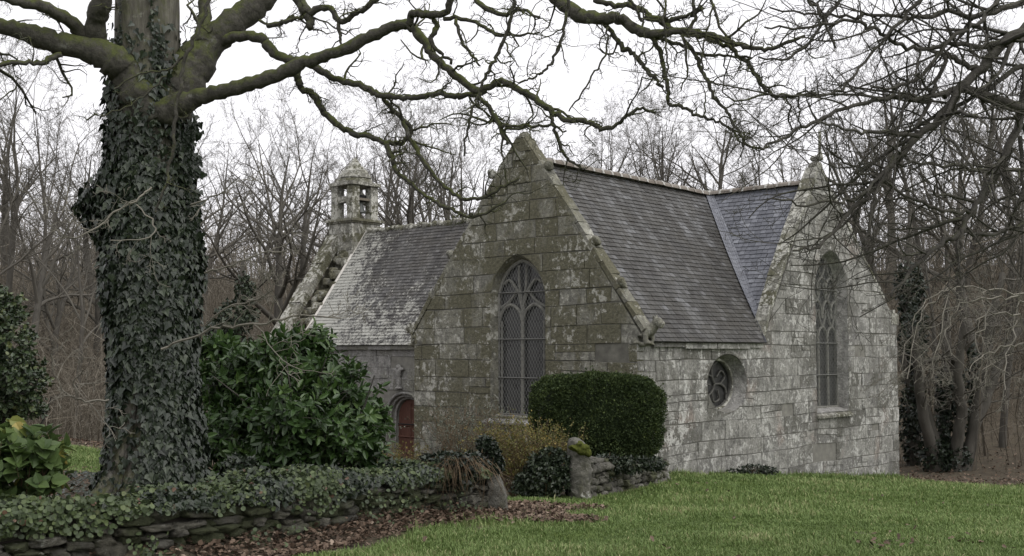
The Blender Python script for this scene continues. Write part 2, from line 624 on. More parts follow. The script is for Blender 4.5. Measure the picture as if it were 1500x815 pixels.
def litter(X, Y):
    """1 on the strip of dead leaves in front of the wall"""
    s = -side(X, Y)
    n = vnoise(X, Y, 0.9, 3.1) * 0.35 + vnoise(X, Y, 3.0, 7.7) * 0.15
    wid = (0.50 + 0.25 * np.sin(np.asarray(X) * 1.7)) * sstep(-3.4, -2.3, np.asarray(X, float)) - 0.3 * (np.asarray(X) < -3.4)
    a = (1 - sstep(wid, wid + 0.25, s + n)) * (Y < 17.5) * (s > -0.3)
    tail = 1 - sstep(0.5, 1.0, np.hypot((X - 0.35) / 1.1, (Y - 15.2) / 0.75) + n)
    return np.clip(np.maximum(a, tail * (s > -0.2)), 0, 1)


def lawn_mask(X, Y):
    s = -side(X, Y)
    n0 = vnoise(X, Y, 1.4, 2.9) * 0.3
    front = sstep(0.0, 0.25, s) * (1 - (1 - sstep(0.55, 1.0, s + n0)) * (1 - sstep(-1.6, -0.9, np.asarray(X, float))) * (Y < 17))
    gate = (1 - sstep(0.8, 1.2, np.hypot(X - 0.45, Y - 18.0)))
    n = vnoise(X, Y, 0.5, 1.3)
    spot = 1 - 0.8 * sstep(0.42, 0.55, vnoise(X, Y, 1.1, 12.0))
    edge = spot * (1 - sstep(0, 1.2, Y - (33.4 - 0.27 * (X - 9)) + n * 1.2))     # lawn ends in the trees on the right
    left = (1 - sstep(0.75, 1.05, np.hypot((X + 9.3) / 2.8, (Y - 23.5) / 4.2) + n * 0.25)) * (1 - 0.85 * (1 - sstep(0.3, 0.7, np.hypot((X + 7.9) / 1.0, (Y - 21.3) / 1.3))))
    return np.clip(np.maximum(np.maximum(front, gate) * edge * (1 - 0.9 * litter(X, Y)), left), 0, 1)


def axis(near0, near1, step, far0, far1):
    a = list(np.arange(near0, near1 + 1e-6, step))
    x = near1
    st = step
    hi = []
    while x < far1:
        st *= 1.18
        x += st
        hi.append(x)
    x = near0
    st = step
    lo = []
    while x > far0:
        st *= 1.18
        x -= st
        lo.append(x)
    return np.array(lo[::-1] + a + hi)


gx = axis(-12, 13, 0.22, -420, 420)
gy = axis(6, 37, 0.22, -90, 560)
GX, GY = np.meshgrid(gx, gy)
GZ = height(GX, GY)
GL = lawn_mask(GX, GY)
GZ = GZ + (vnoise(GX, GY, 0.8, 5.0) * 0.03 + vnoise(GX, GY, 2.6, 9.0) * 0.012)
nx, ny = len(gx), len(gy)
idx = np.arange(nx * ny).reshape(ny, nx)
quads = np.stack([idx[:-1, :-1], idx[:-1, 1:], idx[1:, 1:], idx[1:, :-1]], axis=-1).reshape(-1, 4)
mb = MB()
mb.add(np.stack([GX, GY, GZ], -1), quads, GL.ravel())
tag(mb.build('ground', M['ground'], smooth=True), kind='structure')


# ------------------------------------------------------------------ tubes and branching
class Tubes:
    def __init__(s):
        s.L = []

    def add(s, pts, rad, rnd=0.5):
        s.L.append((pts, rad, rnd))

    def into(s, mb, sides=lambda r: 3, cap=False):
        groups = {}
        for pts, rad, rnd in s.L:
            groups.setdefault((len(pts), sides(max(rad))), []).append((pts, rad, rnd))
        for (n, k), items in groups.items():
            Pn = np.array([[tuple(p) for p in it[0]] for it in items])
            R = np.array([it[1] for it in items])
            rn = np.array([it[2] for it in items])
            T = np.gradient(Pn, axis=1)
            T /= np.linalg.norm(T, axis=2, keepdims=True) + 1e-9
            D = Pn[:, -1] - Pn[:, 0]
            D /= np.linalg.norm(D, axis=1, keepdims=True) + 1e-9
            ref = np.where(np.abs(D[:, 2:3]) < 0.8, np.array([[0, 0, 1.0]]), np.array([[1.0, 0.13, 0]]))
            N1 = np.cross(T, ref[:, None, :])
            N1 /= np.linalg.norm(N1, axis=2, keepdims=True) + 1e-9
            N2 = np.cross(T, N1)
            ang = np.arange(k) * 2 * math.pi / k
            V = Pn[:, :, None, :] + R[:, :, None, None] * (np.cos(ang)[None, None, :, None] * N1[:, :, None, :] + np.sin(ang)[None, None, :, None] * N2[:, :, None, :])
            m = len(items)
            ids = np.arange(m * n * k).reshape(m, n, k)
            a = ids[:, :-1]
            b = ids[:, 1:]
            q = np.stack([a, np.roll(a, -1, axis=2), np.roll(b, -1, axis=2), b], axis=-1).reshape(-1, 4)
            polys = [q]
            if cap:
                polys += [ids[:, 0, ::-1].reshape(m, k), ids[:, -1, :].reshape(m, k)]
            mb.add(V.reshape(-1, 3), polys, np.repeat(rn, n * k))


def rvec(R):
    return Vector((R.gauss(0, 1), R.gauss(0, 1), R.gauss(0, 1)))


def perp(d, R):
    v = rvec(R)
    v -= d * v.dot(d)
    return v.normalized() if v.length > 1e-6 else Vector((1, 0, 0))


def grow(T, R, p, d, L, r, lvl, P, store=None):
    """one branch and, recursively, its children. P: dict of per-level tuples"""
    n = P['n'][lvl]
    jit = P['jit'][lvl]
    up = P['up'][lvl]
    pts = [p.copy()]
    rad = [r]
    dirs = [d.copy()]
    tip = P.get('tip', 0.25)
    for i in range(n):
        d = (d + rvec(R) * jit + Vector((0, 0, up))).normalized()
        p = p + d * (L / n)
        pts.append(p.copy())
        rad.append(max(r * (1 - (1 - (P.get('tip0', tip) if lvl == 0 else tip)) * (i + 1) / n), P['rmin']))
        dirs.append(d.copy())
    (store if (store is not None and lvl == 0) else T).add(pts, rad, R.random())
    if lvl + 1 >= len(P['n']):
        return
    nc = P['nc'][lvl]
    nc = max(1, int(round(nc * R.uniform(0.75, 1.25))))
    f0 = P['f0'][lvl]
    for c in range(nc):
        f = f0 + (1 - f0) * (c + R.random()) / nc
        x = f * n
        i = min(int(x), n - 1)
        t = x - i
        q = pts[i].lerp(pts[i + 1], t)
        rr = rad[i] * (1 - t) + rad[i + 1] * t
        ang = math.radians(R.uniform(*P['ang'][lvl]))
        dd = dirs[i + 1]
        cd = (dd * math.cos(ang) + perp(dd, R) * math.sin(ang)).normalized()
        cl = L * P['lr'][lvl] * (1.15 - P.get('sh', 0.65) * f) * R.uniform(0.7, 1.2)
        if cl < P.get('lmin', 0.05):
            continue
        grow(T, R, q, cd, cl, max(min(rr * P['rr'][lvl], rr * 0.9), P['rmin']), lvl + 1, P, store)


def smooth_path(ctrl, per=4):
    """Catmull-Rom through tuples of any dimension"""
    c = np.array(ctrl, float)
    c = np.vstack([2 * c[0] - c[1], c, 2 * c[-1] - c[-2]])
    out = []
    for i in range(1, len(c) - 2):
        for j in range(per):
            t = j / per
            out.append(0.5 * ((2 * c[i]) + (-c[i - 1] + c[i + 1]) * t + (2 * c[i - 1] - 5 * c[i] + 4 * c[i + 1] - c[i + 2]) * t * t + (-c[i - 1] + 3 * c[i] - 3 * c[i + 1] + c[i + 2]) * t ** 3))
    out.append(c[-2])
    return np.array(out)


# ------------------------------------------------------------------ leaves
def leaf_t(half, fold=0.12, droop=0.0):
    """mirror a half outline [(x,y)...] that starts and ends on the midrib"""
    V = []
    for x, y in half:
        V.append((x, y, fold * x - droop * y * y))
    n = len(half)
    for x, y in half[1:-1]:
        V.append((-x, y, fold * x - droop * y * y))
    right = list(range(n))
    left = [0] + list(range(n, 2 * n - 2)) + [n - 1]
    return np.array(V), [np.array([right]), np.array([left[::-1]])]


IVY = leaf_t([(0, 0), (0.30, -0.10), (0.52, 0.22), (0.30, 0.42), (0.16, 0.72), (0, 1.0)], 0.2, 0.12)
LAUREL = leaf_t([(0, 0), (0.13, 0.22), (0.18, 0.5), (0.13, 0.8), (0, 1.0)], 0.35, 0.22)
ROUND = leaf_t([(0, 0), (0.34, 0.05), (0.5, 0.45), (0.34, 0.85), (0, 1.0)], 0.15, 0.1)
OVAL = leaf_t([(0, 0), (0.24, 0.3), (0.24, 0.65), (0, 1.0)], 0.3, 0.1)
HYD = leaf_t([(0, 0), (0.27, 0.15), (0.36, 0.42), (0.22, 0.75), (0, 1.0)], 0.28, 0.28)
OAKL = leaf_t([(0, 0), (0.2, 0.25), (0.13, 0.4), (0.27, 0.6), (0.15, 0.85), (0, 1.0)], 0.6, -0.25)


def scatter(mb, tpl, pos, along, normal, size, rnd, wid=None):
    V, polys = tpl
    pos = np.asarray(pos, float)
    y = np.asarray(along, float)
    y = y / (np.linalg.norm(y, axis=1, keepdims=True) + 1e-9)
    z = np.asarray(normal, float)
    z = z - y * np.sum(z * y, axis=1, keepdims=True)
    z = z / (np.linalg.norm(z, axis=1, keepdims=True) + 1e-9)
    x = np.cross(y, z)
    size = np.broadcast_to(np.asarray(size, float), (len(pos),))
    w = size if wid is None else size * wid
    out = pos[:, None, :] + V[None, :, 0:1] * (x * w[:, None])[:, None, :] + V[None, :, 1:2] * (y * size[:, None])[:, None, :] + V[None, :, 2:3] * (z * size[:, None])[:, None, :]
    k = len(V)
    off = (np.arange(len(pos)) * k)[:, None]
    mb.add(out.reshape(-1, 3), [p[0][None, :] + off for p in polys], np.repeat(rnd, k))


# ------------------------------------------------------------------ rocks
def ico(sub):
    bm = bmesh.new()
    bmesh.ops.create_icosphere(bm, subdivisions=sub, radius=1)
    V = np.array([v.co[:] for v in bm.verts])
    Fc = np.array([[v.index for v in f.verts] for f in bm.faces])
    bm.free()
    return V, Fc


ICO2, ICO3, ICO4 = ico(2), ico(3), ico(5)


def rock(mb, c, size, R, rot=0.0, tpl=ICO3, power=0.55, rough=0.10, freq=1.7, rnd=None, tilt=0.0):
    V, Fc = tpl
    W = np.sign(V) * np.abs(V) ** power
    ph = [R.uniform(0, 100) for _ in range(3)]
    nz_ = np.array([mnoise.fractal((v[0] * freq + ph[0], v[1] * freq + ph[1], v[2] * freq + ph[2]), 1.0, 2.0, 3) for v in V])
    W = W * (1 + rough * 2 * nz_)[:, None]
    W = W * np.array(size) * 0.5
    ct, st = math.cos(tilt), math.sin(tilt)
    W = np.stack([W[:, 0] * ct + W[:, 2] * st, W[:, 1], -W[:, 0] * st + W[:, 2] * ct], 1)
    cr, sr = math.cos(rot), math.sin(rot)
    W = np.stack([W[:, 0] * cr - W[:, 1] * sr, W[:, 0] * sr + W[:, 1] * cr, W[:, 2]], 1)
    mb.add(W + np.array(c), Fc, R.random() if rnd is None else rnd)


def box(mb, lo, hi, rnd=0.5, aux=0.0):
    (x0, y0, z0), (x1, y1, z1) = lo, hi
    V = [(x0, y0, z0), (x1, y0, z0), (x1, y1, z0), (x0, y1, z0), (x0, y0, z1), (x1, y0, z1), (x1, y1, z1), (x0, y1, z1)]
    mb.add(V, np.array([(0, 3, 2, 1), (4, 5, 6, 7), (0, 1, 5, 4), (1, 2, 6, 5), (2, 3, 7, 6), (3, 0, 4, 7)]), rnd, aux)


def blob(name, ells, voxel, mat, parent, rough=0.02):
    """carved lump: ellipsoids (centre, radii) fused into one surface"""
    mb = MB()
    V, Fc = ICO3
    for c, r in ells:
        mb.add(V * np.array(r) + np.array(c), Fc, 0.5)
    o = tmp_obj(mb.mesh(name))
    me = baked(o, [('REMESH', dict(mode='VOXEL', voxel_size=voxel)), ('SMOOTH', dict(iterations=2, factor=0.5))], name)
    n = len(me.vertices)
    co = np.empty(n * 3)
    me.vertices.foreach_get('co', co)
    co = co.reshape(-1, 3)
    d = np.array([mnoise.noise_vector(Vector(v) * (0.5 / voxel * 0.35))[:] for v in co])
    me.vertices.foreach_set('co', (co + d * rough).ravel())
    if 'rnd' not in me.attributes:
        me.attributes.new('rnd', 'FLOAT', 'POINT')
    me.attributes['rnd'].data.foreach_set('value', np.full(n, 0.8, dtype=np.float32))
    me.polygons.foreach_set('use_smooth', np.ones(len(me.polygons), dtype=bool))
    return link(name, me, mat, parent)


# ================================================================== THE CHAPEL
chapel = empty('chapel', C0, -TH)
tag(chapel, 'old granite chapel with steep slate roofs, pointed gables and an open stone bellcote', 'chapel')

RIDGE_E, RIDGE_V = -3.38, 8.28        # plan lines of the two ridges
RIDGE_Z, EAVE_Z, EAVE_V = 6.95, 2.72, 5.4


def fr_front(a, z, d):
    return (a, d, z)


def fr_east(a, z, d):
    return (-d, a, z)


def fr_nave(a, z, d):
    return (a, EAVE_V + d, z)


def clip(poly, conv):
    """clip polygon by a convex CCW polygon"""
    out = list(poly)
    n = len(conv)
    for i in range(n):
        (x0, y0), (x1, y1) = conv[i], conv[(i + 1) % n]
        inp, out = out, []
        if not inp:
            return []
        for j in range(len(inp)):
            p, q = inp[j], inp[(j + 1) % len(inp)]
            sp = (x1 - x0) * (p[1] - y0) - (y1 - y0) * (p[0] - x0)
            sq = (x1 - x0) * (q[1] - y0) - (y1 - y0) * (q[0] - x0)
            if sp >= 0:
                out.append(p)
            if sp * sq < 0:
                t = sp / (sp - sq)
                out.append((p[0] + (q[0] - p[0]) * t, p[1] + (q[1] - p[1]) * t))
    return out


def area(p):
    return 0.5 * sum(p[i][0] * p[(i + 1) % len(p)][1] - p[(i + 1) % len(p)][0] * p[i][1] for i in range(len(p)))


def dedupe(p, eps=0.004):
    out = []
    for q in p:
        if not out or math.hypot(q[0] - out[-1][0], q[1] - out[-1][1]) > eps:
            out.append(q)
    if len(out) > 1 and math.hypot(out[0][0] - out[-1][0], out[0][1] - out[-1][1]) < eps:
        out.pop()
    return out


def stone_block(mb, poly, frame, back, R, inset=0.010, bulge=0.007, rnd=None):
    poly = dedupe(poly)
    n = len(poly)
    if n < 3 or area(poly) < 0.006:
        return
    cx = sum(p[0] for p in poly) / n
    cz = sum(p[1] for p in poly) / n
    rn = R.random() if rnd is None else rnd
    off = R.uniform(-0.008, 0.014)
    b = bulge * R.uniform(0.5, 1.4)
    rows = []
    for ins, dep in ((0, back), (0, 0.004 - off), (inset, -b - off)):
        row = []
        for (x, z) in poly:
            d = math.hypot(x - cx, z - cz) + 1e-6
            jx = R.uniform(-1, 1) * 0.006 if ins else 0
            jz = R.uniform(-1, 1) * 0.006 if ins else 0
            t = 1 - min(ins * 1.3 / d, 0.45)
            row.append(frame(cx + (x - cx) * t + jx, cz + (z - cz) * t + jz, dep))
        rows.append(row)
    V = rows[0] + rows[1] + rows[2]
    polys = [np.array([list(range(n))[::-1]]), np.array([list(range(2 * n, 3 * n))])]
    q = []
    for k in (0, 1):
        for i in range(n):
            j = (i + 1) % n
            q.append((k * n + i, k * n + j, (k + 1) * n + j, (k + 1) * n + i))
    polys.append(np.array(q))
    mb.add(V, polys, rn)


def ashlar(mb, conv, frame, R, h=(0.24, 0.36), w=(0.35, 0.9), gap=0.017, back=0.22, z_start=None, slope=0.0, rnd_f=None, quoin=None):
    zs = [p[1] for p in conv]
    as_ = [p[0] for p in conv]
    z = min(zs) if z_start is None else z_start
    a0, a1 = min(as_), max(as_)
    g = gap / 2
    while z < max(zs):
        hh = R.uniform(*h)
        a = a0 - R.uniform(0, 0.5)
        while a < a1:
            ww = R.uniform(*w) * (0.8 + 0.6 * hh / h[1])
            def put(p0, p1, q0, q1):
                dz = lambda x: slope * (x - a0)
                jz = [R.uniform(-0.004, 0.004) for _ in range(4)]
                rect = [(p0 + g, q0 + g + dz(p0) + jz[0]), (p1 - g, q0 + g + dz(p1) + jz[1]), (p1 - g, q1 - g + dz(p1) + jz[2]), (p0 + g, q1 - g + dz(p0) + jz[3])]
                rect = [(x_ + 0.045 * mnoise.noise((x_ * 0.9, z_ * 0.9, 31.0)) + 0.02 * mnoise.noise((x_ * 2.3, z_ * 2.3, 35.0)), z_ + 0.05 * mnoise.noise((x_ * 0.7, z_ * 0.7, 11.0)) + 0.022 * mnoise.noise((x_ * 2.1, z_ * 2.1, 17.0))) for x_, z_ in rect]
                c = clip(conv, rect)
                if len(c) >= 3:
                    stone_block(mb, c, frame, back, R, rnd=(rnd_f(R, (p0 + p1) / 2, (q0 + q1) / 2) if rnd_f else None))
            k = R.random()
            if k < 0.16 and hh > 0.30:
                m = R.uniform(0.4, 0.6)
                put(a, a + ww, z, z + hh * m)
                m2 = R.uniform(0.35, 0.65)
                put(a, a + ww * m2, z + hh * m, z + hh)
                put(a + ww * m2, a + ww, z + hh * m, z + hh)
            else:
                put(a, a + ww, z, z + hh)
            a += ww
        z += hh


def pointed(a0, a1, z0, zs, za, n=10):
    """CCW outline of a pointed-arch opening"""
    b = (a1 - a0) / 2
    c = (a0 + a1) / 2
    h = za - zs
    rho = (h * h + b * b) / (2 * b)
    out = [(a0, z0), (a1, z0), (a1, zs)]
    cx = a1 - rho
    th = math.atan2(h, c - cx)
    for i in range(1, n + 1):
        t = th * i / n
        out.append((cx + rho * math.cos(t), zs + rho * math.sin(t)))
    for p in list(reversed(out[3:-1])):
        out.append((2 * c - p[0], p[1]))
    out.append((a0, zs))
    return out


def circle(ca, cz, ra, rz, n=32):
    return [(ca + ra * math.cos(2 * math.pi * i / n), cz + rz * math.sin(2 * math.pi * i / n)) for i in range(n)]


def cutter(outer, inner, frame, depth, through=1.2):
    """splayed opening: outer outline at the face, inner outline at depth, then straight through"""
    n = len(outer)
    co = (sum(p[0] for p in outer) / n, sum(p[1] for p in outer) / n)
    t0 = 0.15 / max(depth, 0.05)
    first = [(o[0] + (o[0] - i[0]) * t0, o[1] + (o[1] - i[1]) * t0) for o, i in zip(outer, inner)]
    layers = [(first, -0.15), (inner, depth), (inner, through)]
    mb = MB()
    V = []
    for pl, d in layers:
        V += [frame(x, z, d) for x, z in pl]
    q = []
    for k in range(2):
        for i in range(n):
            j = (i + 1) % n
            q.append((k * n + i, k * n + j, (k + 1) * n + j, (k + 1) * n + i))
    mb.add(V, [np.array(q), np.array([list(range(n))[::-1]]), np.array([list(range(2 * n, 3 * n))])], 0.55)
    me = mb.mesh('cutter')
    fix_normals(me)
    return me


def cut(mb, name, mat, cutters, parent):
    me = mb.mesh(name)
    fix_normals(me)
    if cutters:
        o = tmp_obj(me)
        cs = [tmp_obj(c) for c in cutters]
        me = baked(o, [('BOOLEAN', dict(operation='DIFFERENCE', solver='EXACT', object=c)) for c in cs], name)
        for c in cs:
            bpy.data.objects.remove(c)
    return link(name, me, mat, parent)


def prism(mb, poly, frame, d0, d1, rnd=0.5):
    n = len(poly)
    V = [frame(x, z, d0) for x, z in poly] + [frame(x, z, d1) for x, z in poly]
    q = [(i, (i + 1) % n, n + (i + 1) % n, n + i) for i in range(n)]
    mb.add(V, [np.array(q), np.array([list(range(n))[::-1]]), np.array([list(range(n, 2 * n))])], rnd)


def reveal(outer, inner, frame, depth, mat, parent, smooth=False):
    co = (sum(p[0] for p in outer) / len(outer), sum(p[1] for p in outer) / len(outer))
    n = len(outer)
    V = []
    for pl, d in ((outer, 0.002), (inner, depth - 0.004)):
        for x, z in pl:
            r = math.hypot(x - co[0], z - co[1])
            k = 1 - 0.006 / r
            V.append(frame(co[0] + (x - co[0]) * k, co[1] + (z - co[1]) * k, d))
    mb = MB()
    rr = np.tile(0.35 + 0.5 * np.array([random.Random(i // 3).random() for i in range(n)]), 2)
    mb.add(V, np.array([(i, (i + 1) % n, n + (i + 1) % n, n + i) for i in range(n)]), rr)
    return mb.build('reveal', mat, parent, smooth)


def ribs(name, lines, frame, depth, r, mat, parent, sides=4):
    T = Tubes()
    for ln in lines:
        rr = r
        if isinstance(ln, tuple) and not isinstance(ln[0], tuple):
            ln, rr = ln
        T.add([Vector(frame(a, z, depth)) for a, z in ln], [rr] * len(ln))
    mb = MB()
    T.into(mb, lambda q: sides, cap=True)
    return mb.build(name, mat, parent)


def inside(p, poly):
    x, y = p
    c = False
    n = len(poly)
    for i in range(n):
        (x0, y0), (x1, y1) = poly[i], poly[(i + 1) % n]
        if (y0 > y) != (y1 > y) and x < (x1 - x0) * (y - y0) / (y1 - y0) + x0:
            c = not c
    return c


def diamond(poly, pitch, ratio=1.6):
    """line pieces of a diamond lattice inside an outline"""
    xs = [p[0] for p in poly]
    zs = [p[1] for p in poly]
    out = []
    for s in (1, -1):
        k0 = min(z - s * ratio * x for x, z in poly) if False else -60
        c = min(zs) - ratio * (max(xs) - min(xs)) - 1
        while c < max(zs) + ratio * (max(xs) - min(xs)) + 1:
            run = []
            N = 60
            for i in range(N + 1):
                x = min(xs) + (max(xs) - min(xs)) * i / N
                z = c + s * ratio * (x - (min(xs) + max(xs)) / 2)
                if inside((x, z), poly):
                    run.append((x, z))
                else:
                    if len(run) > 1:
                        out.append([run[0], run[-1]])
                    run = []
            if len(run) > 1:
                out.append([run[0], run[-1]])
            c += pitch
    return out


def pane(name, poly, frame, depth, mat, parent):
    mb = MB()
    prism(mb, poly, frame, depth, depth + 0.02)
    return mb.build(name, mat, parent)


R = random.Random(11)

# ---- transept front (pointed gable with the two-light window)
kl, kr = on_v(603, 492), on_v(940, 487)
ap = on_v(761, 200)
eL = on_v(607, 560)[0]
front_poly = [(eL, -1.7), (0.0, -1.7), (0.0, kr[1] - 0.02), (kr[0] - 0.05, kr[1] + 0.05), (ap[0] + 0.08, ap[1]), (ap[0] - 0.08, ap[1]), (kl[0] + 0.05, kl[1] + 0.05), (eL, kl[1] - 0.02)]
# front window outlines
wl_, wr_ = on_v(718, 500)[0], on_v(799, 500)[0]
wz0, wzs, wza = on_v(757, 612)[1], on_v(757, 440)[1], on_v(753, 373)[1]
w_out = pointed(wl_, wr_, wz0, wzs, wza)
w_in = pointed(wl_ + 0.11, wr_ - 0.11, wz0 + 0.04, wzs + 0.02, wza - 0.13)
cF = cutter(w_out, w_in, fr_front, 0.22)
zk = (kl[1] + kr[1]) / 2 - 0.06
front_low = [(eL, -1.7), (0.0, -1.7), (0.0, zk), (eL, zk)]
front_up = [(kl[0] + 0.02, zk), (kr[0] - 0.02, zk), (ap[0] + 0.09, ap[1]), (ap[0] - 0.09, ap[1])]
mb = MB()
front_poly = [(eL, -1.7), (0.0, -1.7), (0.0, zk), (kr[0] - 0.02, zk), (ap[0] + 0.09, ap[1]), (ap[0] - 0.09, ap[1]), (kl[0] + 0.02, zk), (eL, zk)]
ashlar(mb, front_poly, fr_front, R, h=(0.32, 0.50), w=(0.42, 1.05), z_start=-1.7)
gable_f = cut(mb, 'gable_wall', M['stone_front'], [cF], chapel)
mb = MB()
prism(mb, [(eL + 0.01, -1.7), (-0.016, -1.7), (-0.016, zk - 0.01), (eL + 0.01, zk - 0.01)], fr_front, 0.012, 0.45)
cut(mb, 'wall_core', M['mortar'], [cutter(w_out, w_in, fr_front, 0.22)], gable_f)
mb = MB()
prism(mb, [(x * 0.999, z - 0.012) for x, z in front_up], fr_front, 0.012, 0.33)
cut(mb, 'wall_core', M['mortar'], [cutter(w_out, w_in, fr_front, 0.22)], gable_f)


def window(frame, inner, lights, depth, name_label, a0, a1, z0, zs, za, bars, head):
    w = ribs('window', head, frame, depth, 0.045, M['tracery'], chapel, 6)
    if name_label:
        w['label'] = name_label
    pane('glass', inner, frame, depth + 0.06, M['glass'], w)
    big = [(p[0], p[1]) for p in inner]
    ribs('guard_mesh', diamond([q for q in big], 0.155, 1.75), frame, depth - 0.035, 0.0042, M['wire'], w, 3)
    for z in bars:
        ribs('guard_bar', [[(a0, z), (a1, z)]], frame, depth - 0.05, 0.014, M['iron'], w, 4)
    return w


def arc_pts(pts, n=8):
    return [tuple(p) for p in smooth_path(pts, n)]


a0, a1 = wl_ + 0.11, wr_ - 0.11
am, hw = (a0 + a1) / 2, (a1 - a0) / 2
zs_, za_ = wzs + 0.02, wza - 0.13
zl = on_v(757, 470)[1]                                  # springing of the lights
H = za_ - zl
pt = lambda s, t: (am + s * hw, zl + t * H)
outline_f = w_in + [w_in[0]]
head = [(outline_f, 0.05), ([(am, wz0), pt(0, 0.02)], 0.05)]
for s in (-1, 1):
    head.append((arc_pts([pt(s * 0.98, -0.02), pt(s * 0.86, 0.16), pt(s * 0.5, 0.27), pt(s * 0.14, 0.16), pt(0, -0.02)]), 0.042))
    head.append((arc_pts([pt(0, 0.02), pt(s * 0.06, 0.3), pt(s * 0.22, 0.5), pt(s * 0.55, 0.68), pt(s * 0.78, 0.62)]), 0.038))
    head.append((arc_pts([pt(s * 0.95, 0.22), pt(s * 0.55, 0.33), pt(s * 0.22, 0.5)]), 0.034))
    head.append((arc_pts([pt(s * 0.03, 0.3), pt(s * 0.14, 0.6), pt(s * 0.16, 0.92)]), 0.032))
    head.append(([(am + s * hw * 0.88, wz0), (am + s * hw * 0.88, zl)], 0.03))
bar_z = [on_v(757, y)[1] for y in (428, 497, 554, 608)]
reveal(w_out, w_in, fr_front, 0.22, M['stone_front'], gable_f)
win_f = window(fr_front, w_in, 2, 0.20, 'tall two-light window in the mossy front gable', a0, a1, wz0, zs_, za_, bar_z, head)
mb = MB()
z0 = wz0 + 0.03
for sa, sb in ((wl_ - 0.10, wl_ + 0.42), (wl_ + 0.43, wr_ + 0.12)):
    V = [(sa, -0.14, z0 - 0.20), (sb, -0.14, z0 - 0.20), (sb, 0.20, z0 - 0.20), (sa, 0.20, z0 - 0.20),
         (sa, -0.16, z0 - 0.15), (sb, -0.16, z0 - 0.15), (sb, 0.20, z0 + 0.04), (sa, 0.20, z0 + 0.04)]
    mb.add(V, np.array([(0, 3, 2, 1), (4, 5, 6, 7), (0, 1, 5, 4), (1, 2, 6, 5), (2, 3, 7, 6), (3, 0, 4, 7)]), 0.95)
mb.build('sill', M['stone_nave'], win_f, recalc=True)

# ---- east wall: transept flank with the oculus + east gable with the tall window, one plane
vE = on_e(1315, 560)[0]
vk = on_e(1118, 486)
kR = on_e(1312, 462)
g1, g2, g3 = on_e(1295, 437), on_e(1239, 326), on_e(1207, 258)
apE = on_e(1200, 246)
gl1, gl2 = on_e(1165, 335), on_e(1142, 405)
low_poly = [(0.0, -1.9), (vE, -2.3), (vE, EAVE_Z), (0.0, EAVE_Z)]
v0g = on_e(1117, 488)[0]
zkE = kR[1] - 0.26
vr = lambda z: apE[0] + 0.12 + (g1[0] - apE[0] - 0.12) * (apE[1] - z) / (apE[1] - g1[1])
vlf = lambda z: v0g + 0.02 + (apE[0] - 0.08 - v0g - 0.02) * (z - EAVE_Z) / (apE[1] - EAVE_Z)
mid_poly = [(vlf(EAVE_Z), EAVE_Z), (vE, EAVE_Z), (vE, zkE), (vlf(zkE), zkE)]
up_poly = [(vlf(zkE), zkE), (vr(zkE), zkE), (apE[0] + 0.12, apE[1]), (apE[0] - 0.08, apE[1])]
o_l, o_r = on_e(1036, 560)[0], on_e(1094, 560)[0]
o_b, o_t = on_e(1066, 605)[1], on_e(1063, 519)[1]
oc = ((o_l + o_r) / 2, (o_b + o_t) / 2)
oc_out = circle(oc[0], oc[1], (o_r - o_l) / 2, (o_t - o_b) / 2)
oc_in = circle(oc[0], oc[1] - 0.02, (o_r - o_l) / 2 - 0.17, (o_t - o_b) / 2 - 0.10)
e_l, e_r = on_e(1195, 500)[0], on_e(1242, 500)[0]
e_z0, e_zs, e_za = on_e(1215, 604)[1], on_e(1215, 425)[1], on_e(1218, 367)[1]
ew_out = pointed(e_l, e_r, e_z0, e_zs, e_za)
ew_in = pointed(e_l + 0.13, e_r - 0.13, e_z0 + 0.12, e_zs + 0.02, e_za - 0.16)
mb = MB()


def rnd_east(R, a, z):
    r = R.random()
    return r


east_poly = [(0.0, -1.9), (vE, -2.3), (vE, zkE), (vr(zkE), zkE), (apE[0] + 0.10, apE[1]), (apE[0] - 0.06, apE[1]), (vlf(EAVE_Z), EAVE_Z), (0.0, EAVE_Z)]
ashlar(mb, east_poly, fr_east, R, h=(0.30, 0.48), w=(0.40, 1.05), z_start=-2.3)
cE = lambda: [cutter(oc_out, oc_in, fr_east, 0.34), cutter(ew_out, ew_in, fr_east, 0.30)]
gable_e = cut(mb, 'gable_wall', M['stone_east'], cE(), chapel)
gable_e['label'] = 'paler east wall with the tall window and the round one'
mb = MB()
prism(mb, [(0.015, -2.0), (vE - 0.015, -2.4), (vE - 0.015, EAVE_Z + 0.006), (0.015, EAVE_Z + 0.006)], fr_east, 0.014, 0.45)
o1 = cut(mb, 'wall_core', M['mortar_pale'], cE(), gable_e)
mb = MB()
prism(mb, [(x, z) for x, z in mid_poly[:1]] + [(vE - 0.015, EAVE_Z), (vE - 0.015, zkE - 0.01), (mid_poly[3][0], zkE - 0.01)], fr_east, 0.014, 0.449)
cut(mb, 'wall_core', M['mortar_pale'], cE()[1:], gable_e)
mb = MB()
prism(mb, [(x, z - 0.012) for x, z in up_poly], fr_east, 0.014, 0.33)
cut(mb, 'wall_core', M['mortar_pale'], cE()[1:], gable_e)

